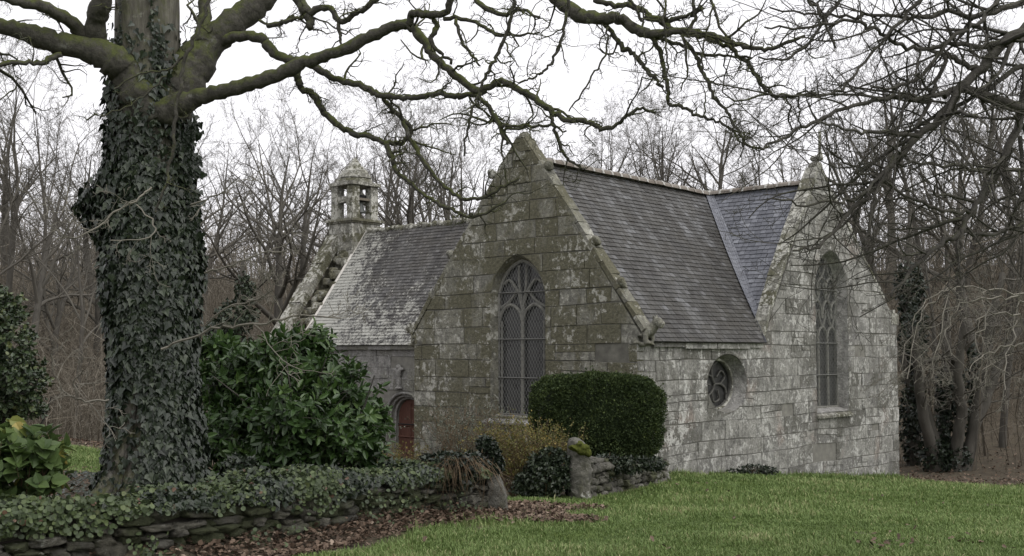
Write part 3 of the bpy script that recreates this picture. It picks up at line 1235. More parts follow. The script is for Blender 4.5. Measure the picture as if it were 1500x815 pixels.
# east window tracery: three lights under three tiers of flame shapes
a0, a1 = e_l + 0.13, e_r - 0.13
am, hw = (a0 + a1) / 2, (a1 - a0) / 2
zl = on_e(1212, 505)[1]
za_ = e_za - 0.16
H = za_ - zl
pt = lambda s, t: (am + s * hw, zl + t * H)
head = [(ew_in + [ew_in[0]], 0.05)]
for s in (-0.33, 0.33):
    head.append(([(am + s * hw, e_z0 + 0.12), pt(s, 0.02)], 0.045))
for tier, (t0, xs) in enumerate(((0.0, (-0.66, 0, 0.66)), (0.30, (-0.36, 0.36)), (0.30, (-0.95, 0.95)), (0.56, (-0.0, -0.62, 0.62)))):
    for x in xs:
        h_ = 0.2
        w_ = 0.33
        head.append((arc_pts([pt(max(-1, x - w_), t0), pt(max(-1, x - w_ * 0.8), t0 + h_ * 0.7), pt(x, t0 + h_), pt(min(1, x + w_ * 0.8), t0 + h_ * 0.7), pt(min(1, x + w_), t0)]), 0.04))
        if abs(x) < 0.9:
            head.append((arc_pts([pt(x - 0.02, t0 + h_), pt(x - 0.2, t0 + h_ * 1.5), pt(x - 0.25, t0 + h_ * 2.0)], 5), 0.034))
            head.append((arc_pts([pt(x + 0.02, t0 + h_), pt(x + 0.2, t0 + h_ * 1.5), pt(x + 0.25, t0 + h_ * 2.0)], 5), 0.034))
head = [(([q for q in l if inside(q, ew_in)] or l[:2]), r) if l is not head[0][0] and len(l) > 3 else (l, r) for l, r in head]
head = [(l, r) for l, r in head if len(l) > 1]
bar_z = [on_e(1212, y)[1] for y in (424, 503, 550, 602)]
reveal(ew_out, ew_in, fr_east, 0.30, M['stone_nave'], gable_e)
reveal(oc_out, oc_in, fr_east, 0.34, M['stone_nave'], gable_e, True)
win_e = window(fr_east, ew_in, 3, 0.29, 'taller deep-set window in the pale east gable', a0, a1, e_z0, e_zs, za_, bar_z, head)
mb = MB()
z0 = e_z0 + 0.12
for i in range(3):
    sa = e_l - 0.06 + (e_r - e_l + 0.12) * i / 3
    sb = sa + (e_r - e_l + 0.12) / 3 - 0.012
    V = [(0.10, sa, z0 - 0.26), (0.10, sb, z0 - 0.26), (-0.29, sb, z0 - 0.26), (-0.29, sa, z0 - 0.26),
         (0.10, sa, z0 - 0.20), (0.10, sb, z0 - 0.20), (-0.29, sb, z0 + 0.01), (-0.29, sa, z0 + 0.01)]
    mb.add(V, np.array([(0, 1, 2, 3), (4, 7, 6, 5), (0, 4, 5, 1), (1, 5, 6, 2), (2, 6, 7, 3), (3, 7, 4, 0)]), 0.75)
mb.build('sill', M['stone_tower'], win_e, recalc=True)

# oculus
ra, rz = (o_r - o_l) / 2 - 0.17, (o_t - o_b) / 2 - 0.10
P2 = lambda r, t: (oc[0] + ra * r * math.cos(t), oc[1] - 0.02 + rz * r * math.sin(t))
head = [([P2(1.0, 2 * math.pi * i / 32) for i in range(33)], 0.05)]
for k in range(3):
    t = math.pi / 2 + k * 2 * math.pi / 3
    head.append((arc_pts([P2(0.0, 0), P2(0.35, t + 0.5), P2(0.72, t + 0.2), P2(0.97, t - 0.25)]), 0.026))
    head.append((arc_pts([P2(0.35, t + 0.5), P2(0.7, t + 0.95), P2(0.66, t + 1.45), P2(0.3, t + 1.7)]), 0.022))
oc_w = ribs('round_window', head, fr_east, 0.35, 0.03, M['tracery_dark'], chapel, 6)
pane('glass', oc_in, fr_east, 0.39, M['glass'], oc_w)
T = Tubes()
T.add([Vector(fr_east(*P2(1.0, 2 * math.pi * i / 32), 0.30)) for i in range(33)], [0.035] * 33)
mb = MB()
T.into(mb, lambda r: 6)
mb.build('rim', M['stone_tower'], oc_w, smooth=True)

# dark rooms behind the glass
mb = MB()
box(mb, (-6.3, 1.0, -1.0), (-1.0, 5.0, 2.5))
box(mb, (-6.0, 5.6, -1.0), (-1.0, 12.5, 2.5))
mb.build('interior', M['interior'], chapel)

# ---- nave wall with the door
d_l, d_r = on_v(567, 610, EAVE_V)[0], on_v(619, 610, EAVE_V)[0]
d_zs, d_za = on_v(590, 612, EAVE_V)[1], on_v(592, 577, EAVE_V)[1]
d_out = pointed(d_l, d_r, -1.35, d_zs, d_za)
d_in = pointed(d_l + 0.24, d_r - 0.24, -1.35, d_zs + 0.02, d_za - 0.2)
nave_poly = [(-18.9, -2.2), (eL + 0.4, -2.2), (eL + 0.4, EAVE_Z + 0.04), (-18.9, EAVE_Z + 0.04)]
mb = MB()
ashlar(mb, nave_poly, fr_nave, R, h=(0.3, 0.45), w=(0.5, 1.1), gap=0.008, z_start=-2.2)
nave = cut(mb, 'nave_wall', M['stone_nave'], [cutter(d_out, d_in, fr_nave, 0.36)], chapel)
mb = MB()
prism(mb, [(-18.89, -2.2), (eL + 0.39, -2.2), (eL + 0.39, EAVE_Z + 0.03), (-18.89, EAVE_Z + 0.03)], fr_nave, 0.014, 0.6)
cut(mb, 'wall_core', M['mortar_pale'], [cutter(d_out, d_in, fr_nave, 0.36)], nave)
# transept west flank (faces the door yard) and rear/west walls so the chapel is closed
mb = MB()
box(mb, (eL + 0.002, 0.46, -1.9), (eL + 0.45, EAVE_V - 0.05, EAVE_Z))
mb.build('transept_flank', M['stone_nave'], chapel)
mb = MB()
box(mb, (-18.9, vE - 0.45, -2.6), (-0.46, vE - 0.003, 3.6))
mb.build('rear_wall', M['stone_nave'], chapel)

# door: moulded orders, planked leaf, panels
mb = MB()
prism(mb, d_in, fr_nave, 0.30, 0.36)
door = mb.build('door', M['door'], chapel)
dm = (d_l + d_r) / 2
T = Tubes()
zt = d_zs - 0.28
for ln in ([(d_l + 0.24, zt), (d_r - 0.24, zt)], [(dm, -1.3), (dm, d_za - 0.3)], [(d_l + 0.3, -1.3), (d_l + 0.3, d_zs)], [(d_r - 0.3, -1.3), (d_r - 0.3, d_zs)],
           [(d_l + 0.24, -0.75), (d_r - 0.24, -0.75)], [(d_l + 0.24, -0.25), (d_r - 0.24, -0.25)]):
    T.add([Vector(fr_nave(a, z, 0.295)) for a, z in ln], [0.035, 0.035])
mb = MB()
T.into(mb, lambda r: 4, True)
mb.build('panel_frame', M['door'], door)
T = Tubes()
T.add([Vector(fr_nave(d_l + 0.24, zt + 0.05, 0.27)), Vector(fr_nave(d_r - 0.24, zt + 0.05, 0.27))], [0.02, 0.02])
mb = MB()
T.into(mb, lambda r: 4, True)
mb.build('iron_bar', M['interior'], door)
lines = []
for k, (ins, dep, rr) in enumerate(((-0.02, -0.01, 0.05), (0.08, 0.10, 0.045), (0.17, 0.22, 0.045))):
    pl = pointed(d_l + ins, d_r - ins, -1.35, d_zs, d_za - ins * 0.8)
    lines.append(pl[2:] + [pl[0]] if False else ([pl[1]] + pl[2:] + [pl[0]], dep, rr))
T = Tubes()
for ln, dep, rr in lines:
    T.add([Vector(fr_nave(a, z, dep)) for a, z in ln], [rr] * len(ln))
mb = MB()
T.into(mb, lambda r: 6)
mb.build('door_moulding', M['stone_nave'], chapel, smooth=True)
# small carved figure on a bracket over the door
fa, fz = on_v(587, 545, EAVE_V)
blob('carved_figure', [((fa, EAVE_V - 0.10, fz + 0.16), (0.09, 0.09, 0.09)), ((fa, EAVE_V - 0.09, fz - 0.02), (0.11, 0.09, 0.2)), ((fa - 0.14, EAVE_V - 0.08, fz + 0.06), (0.1, 0.07, 0.06)),
                       ((fa + 0.14, EAVE_V - 0.08, fz + 0.09), (0.1, 0.07, 0.06)), ((fa, EAVE_V - 0.08, fz - 0.32), (0.08, 0.08, 0.22)), ((fa, EAVE_V - 0.08, fz - 0.52), (0.16, 0.1, 0.05))],
     0.03, M['stone_nave'], chapel, 0.01)
# eaves course of the nave and of the transept flank
mb = MB()
a = -18.9
while a < eL - 0.1:
    w_ = min(R.uniform(0.7, 1.3), eL - 0.02 - a)
    box(mb, (a + 0.005, EAVE_V - 0.13, EAVE_Z - 0.16), (a + w_ - 0.005, EAVE_V + 0.02, EAVE_Z - 0.02), R.random())
    a += w_
mb.build('cornice', M['stone_nave'], chapel)
mb = MB()
a = 0.5
while a < v0g - 0.25:
    w_ = min(R.uniform(0.8, 1.5), v0g - 0.1 - a)
    box(mb, (-0.02, a + 0.005, EAVE_Z - 0.14 + R.uniform(-0.02, 0.02)), (0.07 + R.uniform(0, 0.06), a + w_ - 0.005, EAVE_Z - 0.03), R.random())
    a += w_
mb.build('cornice', M['stone_east'], chapel)

# ---- roofs
HALF_T = 0 - RIDGE_E                                     # transept half span in e
HALF_N = RIDGE_V - EAVE_V


def profile(half, over, zr, ze, flare=0.16):
    """arc-length table of a slope with a bell-cast foot: t in metres from the eave -> (horizontal distance from the ridge, z)"""
    N = 40
    pts = []
    for i in range(N + 1):
        s = i / N
        x = (half + over) * (1 - s)
        z = ze + (zr - ze) * s
        z -= flare * math.sin(math.pi * min(1, s)) * 0.55 * (1 - s * 0.35)
        pts.append((x, z))
    L = [0]
    for p, q in zip(pts[:-1], pts[1:]):
        L.append(L[-1] + math.hypot(p[0] - q[0], p[1] - q[1]))
    return np.array(L), np.array(pts)


def slope_fn(prof, to3):
    L, P_ = prof

    def f(s, t, off):
        x = np.interp(t, L, P_[:, 0])
        z = np.interp(t, L, P_[:, 1])
        dx = np.interp(t + 0.05, L, P_[:, 0]) - np.interp(t - 0.05, L, P_[:, 0])
        dz = np.interp(t + 0.05, L, P_[:, 1]) - np.interp(t - 0.05, L, P_[:, 1])
        l = math.hypot(dx, dz) + 1e-9
        # outward normal in (x,z): x grows outwards, dx<0 when climbing
        nx_, nz_ = dz / l, -dx / l
        return to3(s, x + nx_ * off, z + nz_ * off)
    return f, L[-1]


def slates(mb, conv, f, Lr, R, expo=0.14, wid=(0.15, 0.21), aux=None, gap=0.011, tone=None):
    smin = min(p[0] for p in conv)
    smax = max(p[0] for p in conv)
    t = -0.02
    row = 0
    while t < Lr:
        s = smin - R.uniform(0, 0.25)
        drift = R.uniform(-0.006, 0.006)
        while s < smax:
            w_ = R.uniform(*wid)
            rect = [(s + gap / 2, t + R.uniform(-0.008, 0.008)), (s + w_ - gap / 2, t + R.uniform(-0.008, 0.008)), (s + w_ - gap / 2, t + expo + 0.04), (s + gap / 2, t + expo + 0.04)]
            c = dedupe(clip(rect, conv), 0.002)
            s += w_
            if len(c) < 3 or area(c) < 0.002:
                continue
            lift = R.uniform(0.0, 0.008)
            V = []
            for (a_, b_) in c:
                k = (b_ - t) / (expo + 0.04)
                V.append(f(a_, b_, 0.026 + lift * (1 - k) - 0.018 * k + drift * 0.3))
            n = len(c)
            W = [f(a_, b_, 0.004 - 0.004 * (b_ - t)) for a_, b_ in c]
            q = [(i, (i + 1) % n, n + (i + 1) % n, n + i) for i in range(n)]
            mb.add(V + W, [np.array([list(range(n))]), np.array(q)], min(1, max(0, R.gauss(0.42, 0.2) + 0.55 * mnoise.noise((c[0][0] * 2.6, t * 0.45, Lr)) + (tone(c[0][0], t) if tone else 0))), aux(c[0][0], t, R) if aux else 0.0)
        t += expo
        row += 1


def deck(mb, conv, f, Lr):
    n = 14
    for i in range(n):
        t0, t1 = Lr * i / n, Lr * (i + 1) / n
        c = clip([(-40, t0), (40, t0), (40, t1), (-40, t1)], conv)
        if len(c) >= 3:
            mb.add([f(a_, b_, -0.004) for a_, b_ in c], np.array([list(range(len(c)))]))


profT = profile(HALF_T, 0.17, RIDGE_Z, EAVE_Z - 0.02)
profN = profile(HALF_N, 0.20, RIDGE_Z, EAVE_Z - 0.02, 0.10)
fTE, LT = slope_fn(profT, lambda s, x, z: (RIDGE_E + x, s, z))
fTW, _ = slope_fn(profT, lambda s, x, z: (RIDGE_E - x, s, z))
fN, LN = slope_fn(profN, lambda s, x, z: (s, RIDGE_V - x, z))

tb, rv = 0.335, RIDGE_V
convTE = [(tb, -0.05), (EAVE_V - 0.25, -0.05), (RIDGE_V, LT), (tb, LT)]
mb, md = MB(), MB()
slates(mb, convTE, fTE, LT, R, aux=lambda s, t, R: 0.10 + 0.1 * math.exp(-t / 0.6), tone=lambda s, t: -0.22 + 0.26 * (t / LT) + 0.12 * math.exp(-s / 0.9))
deck(md, convTE, fTE, LT)
convTW = [(tb, 0), (EAVE_V, 0), (RIDGE_V, LT), (tb, LT)]
slates(mb, convTW, fTW, LT, R, aux=lambda s, t, R: 0.2)
deck(md, convTW, fTW, LT)
roof_t = mb.build('roof', M['slate'], chapel)
roof_t['label'] = 'dark slate roof behind the front gable'
md.build('roof_deck', M['interior'], roof_t)

convC = [(-0.33, 0.40), (-0.33, LN), (RIDGE_E, LN)]
if area(convC) < 0:
    convC = convC[::-1]
mb, md = MB(), MB()
slates(mb, convC, fN, LN, R, aux=lambda s, t, R: 0.02)
deck(md, convC, fN, LN)
roof_c = mb.build('roof', M['slate_choir'], chapel)
roof_c['label'] = 'small bluish slate roof next to the east gable'
md.build('roof_deck', M['interior'], roof_c)

convN = [(-18.15, -0.05), (eL - 0.05, -0.05), (RIDGE_E, LN), (-18.15, LN)]
mb, md = MB(), MB()
def nave_lichen(s, t, R):
    low = math.exp(-((t - 0.2) / 2.2) ** 2)
    right = math.exp(-((s - (eL - 0.6)) / 2.6) ** 2)
    left = 0.3 * math.exp(-((s + 18) / 1.5) ** 2)
    return 0.36 + 0.26 * low + 0.26 * right + left
slates(mb, convN, fN, LN, R, aux=nave_lichen)
deck(md, convN, fN, LN)
roof_n = mb.build('roof', M['slate_old'], chapel)
roof_n['label'] = 'lichen-whitened old slate roof of the nave'
md.build('roof_deck', M['interior'], roof_n)
# rear slope
mb = MB()
V = [(-18.2, RIDGE_V, RIDGE_Z - 0.03), (-0.46, RIDGE_V, RIDGE_Z - 0.03), (-0.46, vE + 0.15, 3.55), (-18.2, vE + 0.15, 3.55)]
mb.add(V, np.array([(0, 1, 2, 3)]), 0.5, 0.2)
mb.build('rear_roof', M['slate'], chapel)

# swept valley of small slates
mb = MB()
nv = 36
for i in range(nv):
    for j in range(5):
        def vp(fr, w_):
            """across the swept valley: from the transept slope (0) to the choir slope (1)"""
            v_ = EAVE_V - 0.1 + (RIDGE_V - EAVE_V + 0.1) * fr
            hw_ = 0.10 + 0.16 * math.sin(math.pi * min(1, fr * 0.55 + 0.25))
            A_ = Vector(fTE(v_ - hw_, LT * fr, 0.055))
            e_ = RIDGE_E * fr
            B_ = Vector(fN(min(e_ + hw_ * 1.05, -0.05), LN * fr, 0.055))
            m_ = A_.lerp(B_, w_)
            m_.z -= 0.04 * math.sin(math.pi * w_)
            return m_
        st = R.uniform(-0.004, 0.004)
        f0_, f1_ = i / nv + st, min(1, (i + 1.2) / nv)
        w0, w1 = j / 5 + 0.012, (j + 1) / 5 - 0.012
        q = [vp(f0_, w0), vp(f0_, w1), vp(f1_, w1), vp(f1_, w0)]
        q[0].z += 0.02
        q[1].z += 0.02
        mb.add([tuple(p_) for p_ in q] + [tuple(p_ - Vector((0, 0, 0.024))) for p_ in q], np.array([(0, 1, 2, 3), (0, 4, 5, 1), (1, 5, 6, 2), (3, 2, 6, 7), (0, 3, 7, 4)]), 0.25 + 0.5 * R.random())
mb.build('valley', M['slate_choir'], chapel)

# ridge tiles
def ridge_line(p, q, R, n):
    mbr = MB()
    p, q = Vector(p), Vector(q)
    d = (q - p) / n
    u = d.normalized()
    sdv = Vector((-u.y, u.x, 0))
    for i in range(n):
        for (f0, f1, rr, rn) in ((0.02, 0.9, 0.125, R.uniform(0, 0.65)), (0.86, 1.03, 0.145, R.uniform(0.7, 1.0))):
            A = p + d * (i + f0)
            B = p + d * (i + f1)
            dz = R.uniform(-0.008, 0.008)
            V = []
            k = 7
            for c_ in (A, B):
                for j in range(k):
                    t = math.pi * j / (k - 1)
                    V.append(tuple(c_ + sdv * (math.cos(t) * rr * 1.15) + Vector((0, 0, math.sin(t) * rr + dz - 0.02))))
            pol = [(j, j + 1, k + j + 1, k + j) for j in range(k - 1)]
            mbr.add(V, [np.array(pol), np.array([list(range(k))]), np.array([list(range(k, 2 * k))])], rn)
    return mbr


rl = ridge_line((RIDGE_E, 0.46, RIDGE_Z + 0.08), (RIDGE_E, RIDGE_V - 0.1, RIDGE_Z + 0.02), R, 20)
rl.build('ridge_tiles', M['ridge'], chapel)
rl = ridge_line((-0.4, RIDGE_V, RIDGE_Z + 0.05), (RIDGE_E + 0.1, RIDGE_V, RIDGE_Z + 0.02), R, 8)
rl.build('ridge_tiles', M['ridge'], chapel)
# old nave ridge: broken, lumpy mortar
mb = MB()
for i in range(60):
    e_ = RIDGE_E - 0.2 - i * 0.243
    if e_ < -18.2:
        break
    rock(mb, (e_, RIDGE_V + R.uniform(-0.02, 0.02), RIDGE_Z + R.uniform(-0.03, 0.05)), (0.24, 0.22, R.uniform(0.16, 0.26)), R, 0, ICO2, 0.7, 0.15)
mb.build('ridge_tiles', M['stone_tower'], chapel, smooth=True)

# ---- coping along the gables
def coping(mb, p, q, frame, n, d0, d1, h0, R, lift=0.0):
    (x0, z0), (x1, z1) = p, q
    L = math.hypot(x1 - x0, z1 - z0)
    ux, uz = (x1 - x0) / L, (z1 - z0) / L
    nx_, nz_ = -uz, ux
    if nz_ < 0:
        nx_, nz_ = -nx_, -nz_
    for i in range(n):
        s0, s1 = L * i / n + 0.006, L * (i + 1) / n - 0.006
        h = h0 * R.uniform(0.85, 1.15)
        pts = []
        for dd in (d0 + R.uniform(-0.012, 0.012), d1):
            for s, k in ((s0, -0.06), (s1, -0.06), (s1, h + R.uniform(-0.02, 0.02)), (s0, h + R.uniform(-0.02, 0.02))):
                pts.append(frame(x0 + ux * s + nx_ * (k + lift), z0 + uz * s + nz_ * (k + lift), dd))
        mb.add(pts, np.array([(0, 1, 2, 3), (7, 6, 5, 4), (0, 4, 5, 1), (1, 5, 6, 2), (2, 6, 7, 3), (3, 7, 4, 0)]), R.random())


mb = MB()
coping(mb, (kr[0] + 0.05, kr[1] + 0.05), (ap[0] + 0.10, ap[1] - 0.05), fr_front, 15, 0.004, 0.34, 0.045, R)
coping(mb, (kl[0] - 0.05, kl[1] + 0.05), (ap[0] - 0.10, ap[1] - 0.05), fr_front, 15, 0.004, 0.34, 0.045, R)
o = mb.build('coping', M['stone_front'], chapel, recalc=True)
mb = MB()
coping(mb, (v0g - 0.02, EAVE_Z + 0.12), gl2, fr_east, 4, -0.03, 0.33, 0.05, R)
coping(mb, gl2, gl1, fr_east, 3, -0.03, 0.33, 0.05, R)
coping(mb, gl1, (apE[0] - 0.06, apE[1]), fr_east, 5, -0.03, 0.33, 0.05, R)
coping(mb, g1, (apE[0] + 0.10, apE[1]), fr_east, 11, -0.02, 0.33, 0.03, R)
mb.build('coping', M['stone_tower'], chapel, recalc=True)

# stepped lumps on the upper left edge of the east gable, with its finial
for (x, y, s) in ((1190, 268, 0.19), (1183, 290, 0.15), (1197, 245, 0.19), (1199, 232, 0.11), (1174, 315, 0.12)):
    v_, z_ = on_e(x, y, -0.1)
    blob('crocket', [((0.0 - 0.16, v_, z_), (0.2, s, s * 0.9)), ((-0.1, v_ - s * 0.5, z_ + s * 0.2), (0.12, s * 0.6, s * 0.5))], 0.035, M['stone_tower'], chapel, 0.02)
v_, z_ = on_e(1201, 232, -0.18)
z1 = on_e(1201, 200, -0.18)[1]
T = Tubes()
T.add([Vector((-0.18, v_, z_ - 0.05)), Vector((-0.18, v_, z_ + 0.12)), Vector((-0.18, v_, z_ + 0.14)), Vector((-0.18, v_, z1 + 0.1)), Vector((-0.18, v_, z1 + 0.16))], [0.10, 0.07, 0.045, 0.035, 0.03])
mb = MB()
T.into(mb, lambda r: 6, True)
mb.build('finial', M['stone_tower'], chapel)
# broken finial of the front gable
T = Tubes()
z1 = on_v(760, 196)[1]
T.add([Vector((ap[0], 0.2, ap[1] - 0.55)), Vector((ap[0], 0.2, ap[1] - 0.2)), Vector((ap[0], 0.2, ap[1] + 0.02)), Vector((ap[0], 0.2, ap[1] + 0.05)), Vector((ap[0] + 0.02, 0.2, ap[1] + 0.13))], [0.30, 0.24, 0.16, 0.15, 0.06])
mb = MB()
T.into(mb, lambda r: 5, True)
mb.build('finial', M['stone_tower'], chapel)

# crockets up the front gable
for (x, y) in ((718, 256), (657, 374), (631, 434), (797, 244), (866, 354), (903, 415)):
    a_, z_ = on_v(x, y)
    sgn = 1 if x > 760 else -1
    blob('crocket', [((a_ - sgn * 0.08, 0.14, z_ - 0.02), (0.17, 0.14, 0.11)), ((a_ + sgn * 0.05, 0.10, z_ + 0.05), (0.10, 0.11, 0.10)), ((a_ + sgn * 0.10, 0.14, z_ - 0.02), (0.06, 0.09, 0.07))],
         0.028, M['stone_front'], chapel, 0.022)

# crouching carved beasts at the feet of the front gable
def beast(a_, z_, sgn, label):
    E = lambda x, y, z, rx, ry, rz_: ((a_ + sgn * x, 0.16 + y, z_ + z), (rx, ry, rz_))
    ells = [E(-0.18, 0, -0.06, 0.17, 0.15, 0.15), E(0.04, 0, -0.02, 0.26, 0.11, 0.11), E(0.24, 0, 0.05, 0.14, 0.12, 0.13),      # haunch, back, chest
            E(0.34, 0, 0.13, 0.10, 0.09, 0.12), E(0.42, 0, 0.22, 0.13, 0.10, 0.10), E(0.53, 0, 0.19, 0.08, 0.07, 0.05), E(0.50, 0, 0.12, 0.07, 0.06, 0.03),  # neck, head, muzzle, jaw
            E(0.36, -0.06, 0.33, 0.035, 0.025, 0.05), E(0.36, 0.06, 0.33, 0.035, 0.025, 0.05), E(0.47, 0, 0.29, 0.04, 0.07, 0.025),   # ears, brow
            E(0.20, -0.12, -0.10, 0.06, 0.05, 0.15), E(0.28, -0.12, -0.21, 0.10, 0.05, 0.04), E(0.20, 0.12, -0.10, 0.06, 0.05, 0.15),   # fore legs
            E(-0.12, -0.14, -0.14, 0.14, 0.06, 0.11), E(-0.02, -0.15, -0.21, 0.12, 0.05, 0.04), E(0.0, 0, -0.24, 0.34, 0.15, 0.05)]
    o = blob('gargoyle', ells, 0.026, M['stone_front'], chapel, 0.02)
    o['label'] = label
    return o


a_, z_ = on_v(937, 489)
beast(a_ - 0.08, z_ + 0.02, 1, 'crouching stone beast looking right')
a_, z_ = on_v(607, 494)
beast(a_ + 0.1, z_ + 0.02, -1, 'crouching stone beast looking left')
mb = MB()
v_, z_ = kR
box(mb, (-0.46, v_ - 0.35, z_ - 0.28), (0.02, v_ + 0.16, z_ + 0.05), 0.6)
box(mb, (-0.40, v_ - 0.1, z_ + 0.05), (-0.04, v_ + 0.06, z_ + 0.16), 0.6)
mb.build('kneeler', M['stone_tower'], chapel)

# ---- west gable with raking coping and steps
EW0, EW1 = -18.2, -19.55
mb = MB()
Rw = random.Random(5)
steps = 11
for i in range(steps):
    f0, f1 = i / steps, (i + 1) / steps
    v0, v1 = EAVE_V - 0.2 + (RIDGE_V - EAVE_V + 0.2) * f0, EAVE_V - 0.2 + (RIDGE_V - EAVE_V + 0.2) * f1
    zt = EAVE_Z - 0.3 + (RIDGE_Z - EAVE_Z + 0.1) * f0
    box(mb, (EW1, v0, -2.5), (EW0, v1 + 0.002, zt), Rw.random() * 0.4)
    # mirrored on the far side
    box(mb, (EW1 + 0.01, 2 * RIDGE_V - v1, -2.5), (EW0 - 0.01, 2 * RIDGE_V - v0 + 0.002, zt), Rw.random() * 0.4)
for i in range(46):
    f0 = Rw.random()
    rock(mb, (Rw.uniform(EW1 + 0.5, EW0 - 0.1), EAVE_V - 0.1 + (RIDGE_V - EAVE_V) * f0, EAVE_Z - 0.2 + (RIDGE_Z - EAVE_Z) * f0), (0.4, 0.35, 0.3), Rw, Rw.random() * 3, ICO2, 0.7, 0.12)
mb.build('west_gable', M['stone_front'], chapel)
mb = MB()
fr_west = lambda a, z, d: (EW1 + d, a, z)
coping(mb, (EAVE_V - 0.35, EAVE_Z - 0.05), (RIDGE_V - 0.45, RIDGE_Z - 0.25), fr_west, 11, -0.08, 0.55, 0.24, Rw)
mb.build('coping', M['stone_tower'], chapel, recalc=True)
mb = MB()
nst = 24
for i in range(nst):
    t0, t1 = LN * i / nst, LN * (i + 1) / nst
    pts = [fN(EW0 + 0.06, t0, 0.03), fN(EW0 - 0.04, t0, 0.06), fN(EW0 - 0.04, t1, 0.06), fN(EW0 + 0.06, t1, 0.03)]
    mb.add(pts, np.array([(0, 1, 2, 3)]))
mb.build('cement_fillet', M['cement'], chapel)

# ---- bell tower
tx, ty = -18.85, RIDGE_V
zt0, zt1, zt2 = 2.5 + 193 * 42 / 1669, 2.5 + 249 * 42 / 1669, 2.5 + 287 * 42 / 1669
tower = MB()
Rt = random.Random(8)


def tower_blocks(mb, half, z0, z1, h, n):
    z = z0
    while z < z1 - 0.02:
        hh = min(h * Rt.uniform(0.85, 1.15), z1 - z)
        if z1 - z - hh < 0.08:
            hh = z1 - z
        cuts = [-half] + sorted(Rt.uniform(-half * 0.6, half * 0.6) for _ in range(n - 1)) + [half]
        for a_, b_ in zip(cuts[:-1], cuts[1:]):
            j = Rt.uniform(-0.012, 0.012)
            box(mb, (tx + a_ + 0.004, ty - half - j, z + 0.004), (tx + b_ - 0.004, ty + half + j, z + hh - 0.004), Rt.random())
        z += hh


tower_blocks(tower, 0.68, 4.9, zt0 - 0.1, 0.34, 2)
base_t = tower.build('bell_tower', M['stone_tower'], chapel)
mb = MB()
for k, (h_, za, zb) in enumerate(((0.74, zt0 - 0.1, zt0 - 0.04), (0.80, zt0 - 0.04, zt0 + 0.03), (0.75, zt0 + 0.03, zt0 + 0.07))):
    box(mb, (tx - h_, ty - h_, za + 0.001), (tx + h_, ty + h_, zb), 0.4)
mb.build('cornice', M['stone_front'], base_t)
hb = 0.62
pw = 0.34
zp0, zp1 = zt0 + 0.07, zt1 - 0.08
mb = MB()
for sx in (-1, 1):
    for sy in (-1, 1):
        z = zp0
        while z < zp1 - 0.02:
            hh = min(Rt.uniform(0.4, 0.6), zp1 - z)
            j = Rt.uniform(-0.012, 0.012)
            cx, cy = tx + sx * (hb - pw / 2 + j), ty + sy * (hb - pw / 2 - j)
            box(mb, (cx - pw / 2, cy - pw / 2, z + 0.003), (cx + pw / 2, cy + pw / 2, z + hh - 0.003), Rt.random())
            z += hh
# mid bars between the piers
zm = zp0 + (zp1 - zp0) * 0.58
for s in (-1, 1):
    box(mb, (tx - hb + pw + 0.002, ty + s * (hb - 0.15) - 0.12, zm - 0.10), (tx + hb - pw - 0.002, ty + s * (hb - 0.15) + 0.12, zm + 0.12), 0.7)
mb.build('pier', M['stone_tower'], base_t)
mb = MB()
box(mb, (tx + hb - 0.2, ty - hb + pw + 0.002, zm - 0.02), (tx + hb - 0.08, ty + hb - pw - 0.002, zm + 0.07), 0.7)
mb.build('bell_beam', M['wood_beam'], base_t)
mb = MB()
hc = 0.70
z = zp1
box(mb, (tx - hc, ty - hc, z + 0.001), (tx + hc, ty + hc, z + 0.13), 0.6)
z += 0.13
capn = 5
top = zt2 - 0.12
prof = [(0.66, 0.26), (0.60, 0.26), (0.49, 0.24), (0.35, 0.22), (0.22, 0.18)]
tot = (top - z) and sum(p[1] for p in prof)
kz = (top - z) / tot
for h_, dz in prof:
    dz = dz * kz
    V = []
    k = 8
    for (rr, zz) in ((h_ * 1.06, z + 0.004), (h_ * 1.0, z + dz * 0.72), (h_ * 0.84, z + dz)):
        for j in range(k):
            t = math.pi / 8 + j * math.pi / 4
            V.append((tx + rr * 1.05 * math.cos(t) + Rt.uniform(-.015, .015), ty + rr * 1.05 * math.sin(t) + Rt.uniform(-.015, .015), zz))
    q = []
    for l in range(2):
        for j in range(k):
            q.append((l * k + j, l * k + (j + 1) % k, (l + 1) * k + (j + 1) % k, (l + 1) * k + j))
    mb.add(V, [np.array(q), np.array([list(range(2 * k, 3 * k))])], np.repeat([Rt.random(), Rt.random()], [12, 12]))
    z += dz
T = Tubes()
T.add([Vector((tx, ty, top - 0.05)), Vector((tx, ty, top + 0.05)), Vector((tx, ty, top + 0.16)), Vector((tx, ty, top + 0.2))], [0.13, 0.15, 0.08, 0.02])
T.into(mb, lambda r: 8, True)
mb.build('tower_cap', M['stone_tower'], base_t)

# the bell hangs in the tower: a thing of its own
bell = empty('church_bell', M_CH @ Vector((tx + 0.3, ty, zm - 0.05)), -TH)
tag(bell, 'small dark bronze bell hanging in the open bellcote', 'bell')
mb = MB()
prof = [(0.03, 0.02), (0.10, 0.0), (0.12, -0.10), (0.15, -0.25), (0.20, -0.38), (0.23, -0.42)]
k = 14
V = [(r * math.cos(2 * math.pi * j / k), r * math.sin(2 * math.pi * j / k), z) for r, z in prof for j in range(k)]
q = [(l * k + j, l * k + (j + 1) % k, (l + 1) * k + (j + 1) % k, (l + 1) * k + j) for l in range(len(prof) - 1) for j in range(k)]
mb.add(V, np.array(q))
mb.build('bell_body', M['bronze'], bell, smooth=True)
mb = MB()
box(mb, (-0.05, -0.28, 0.02), (0.05, 0.28, 0.26))
mb.build('yoke', M['interior'], bell)


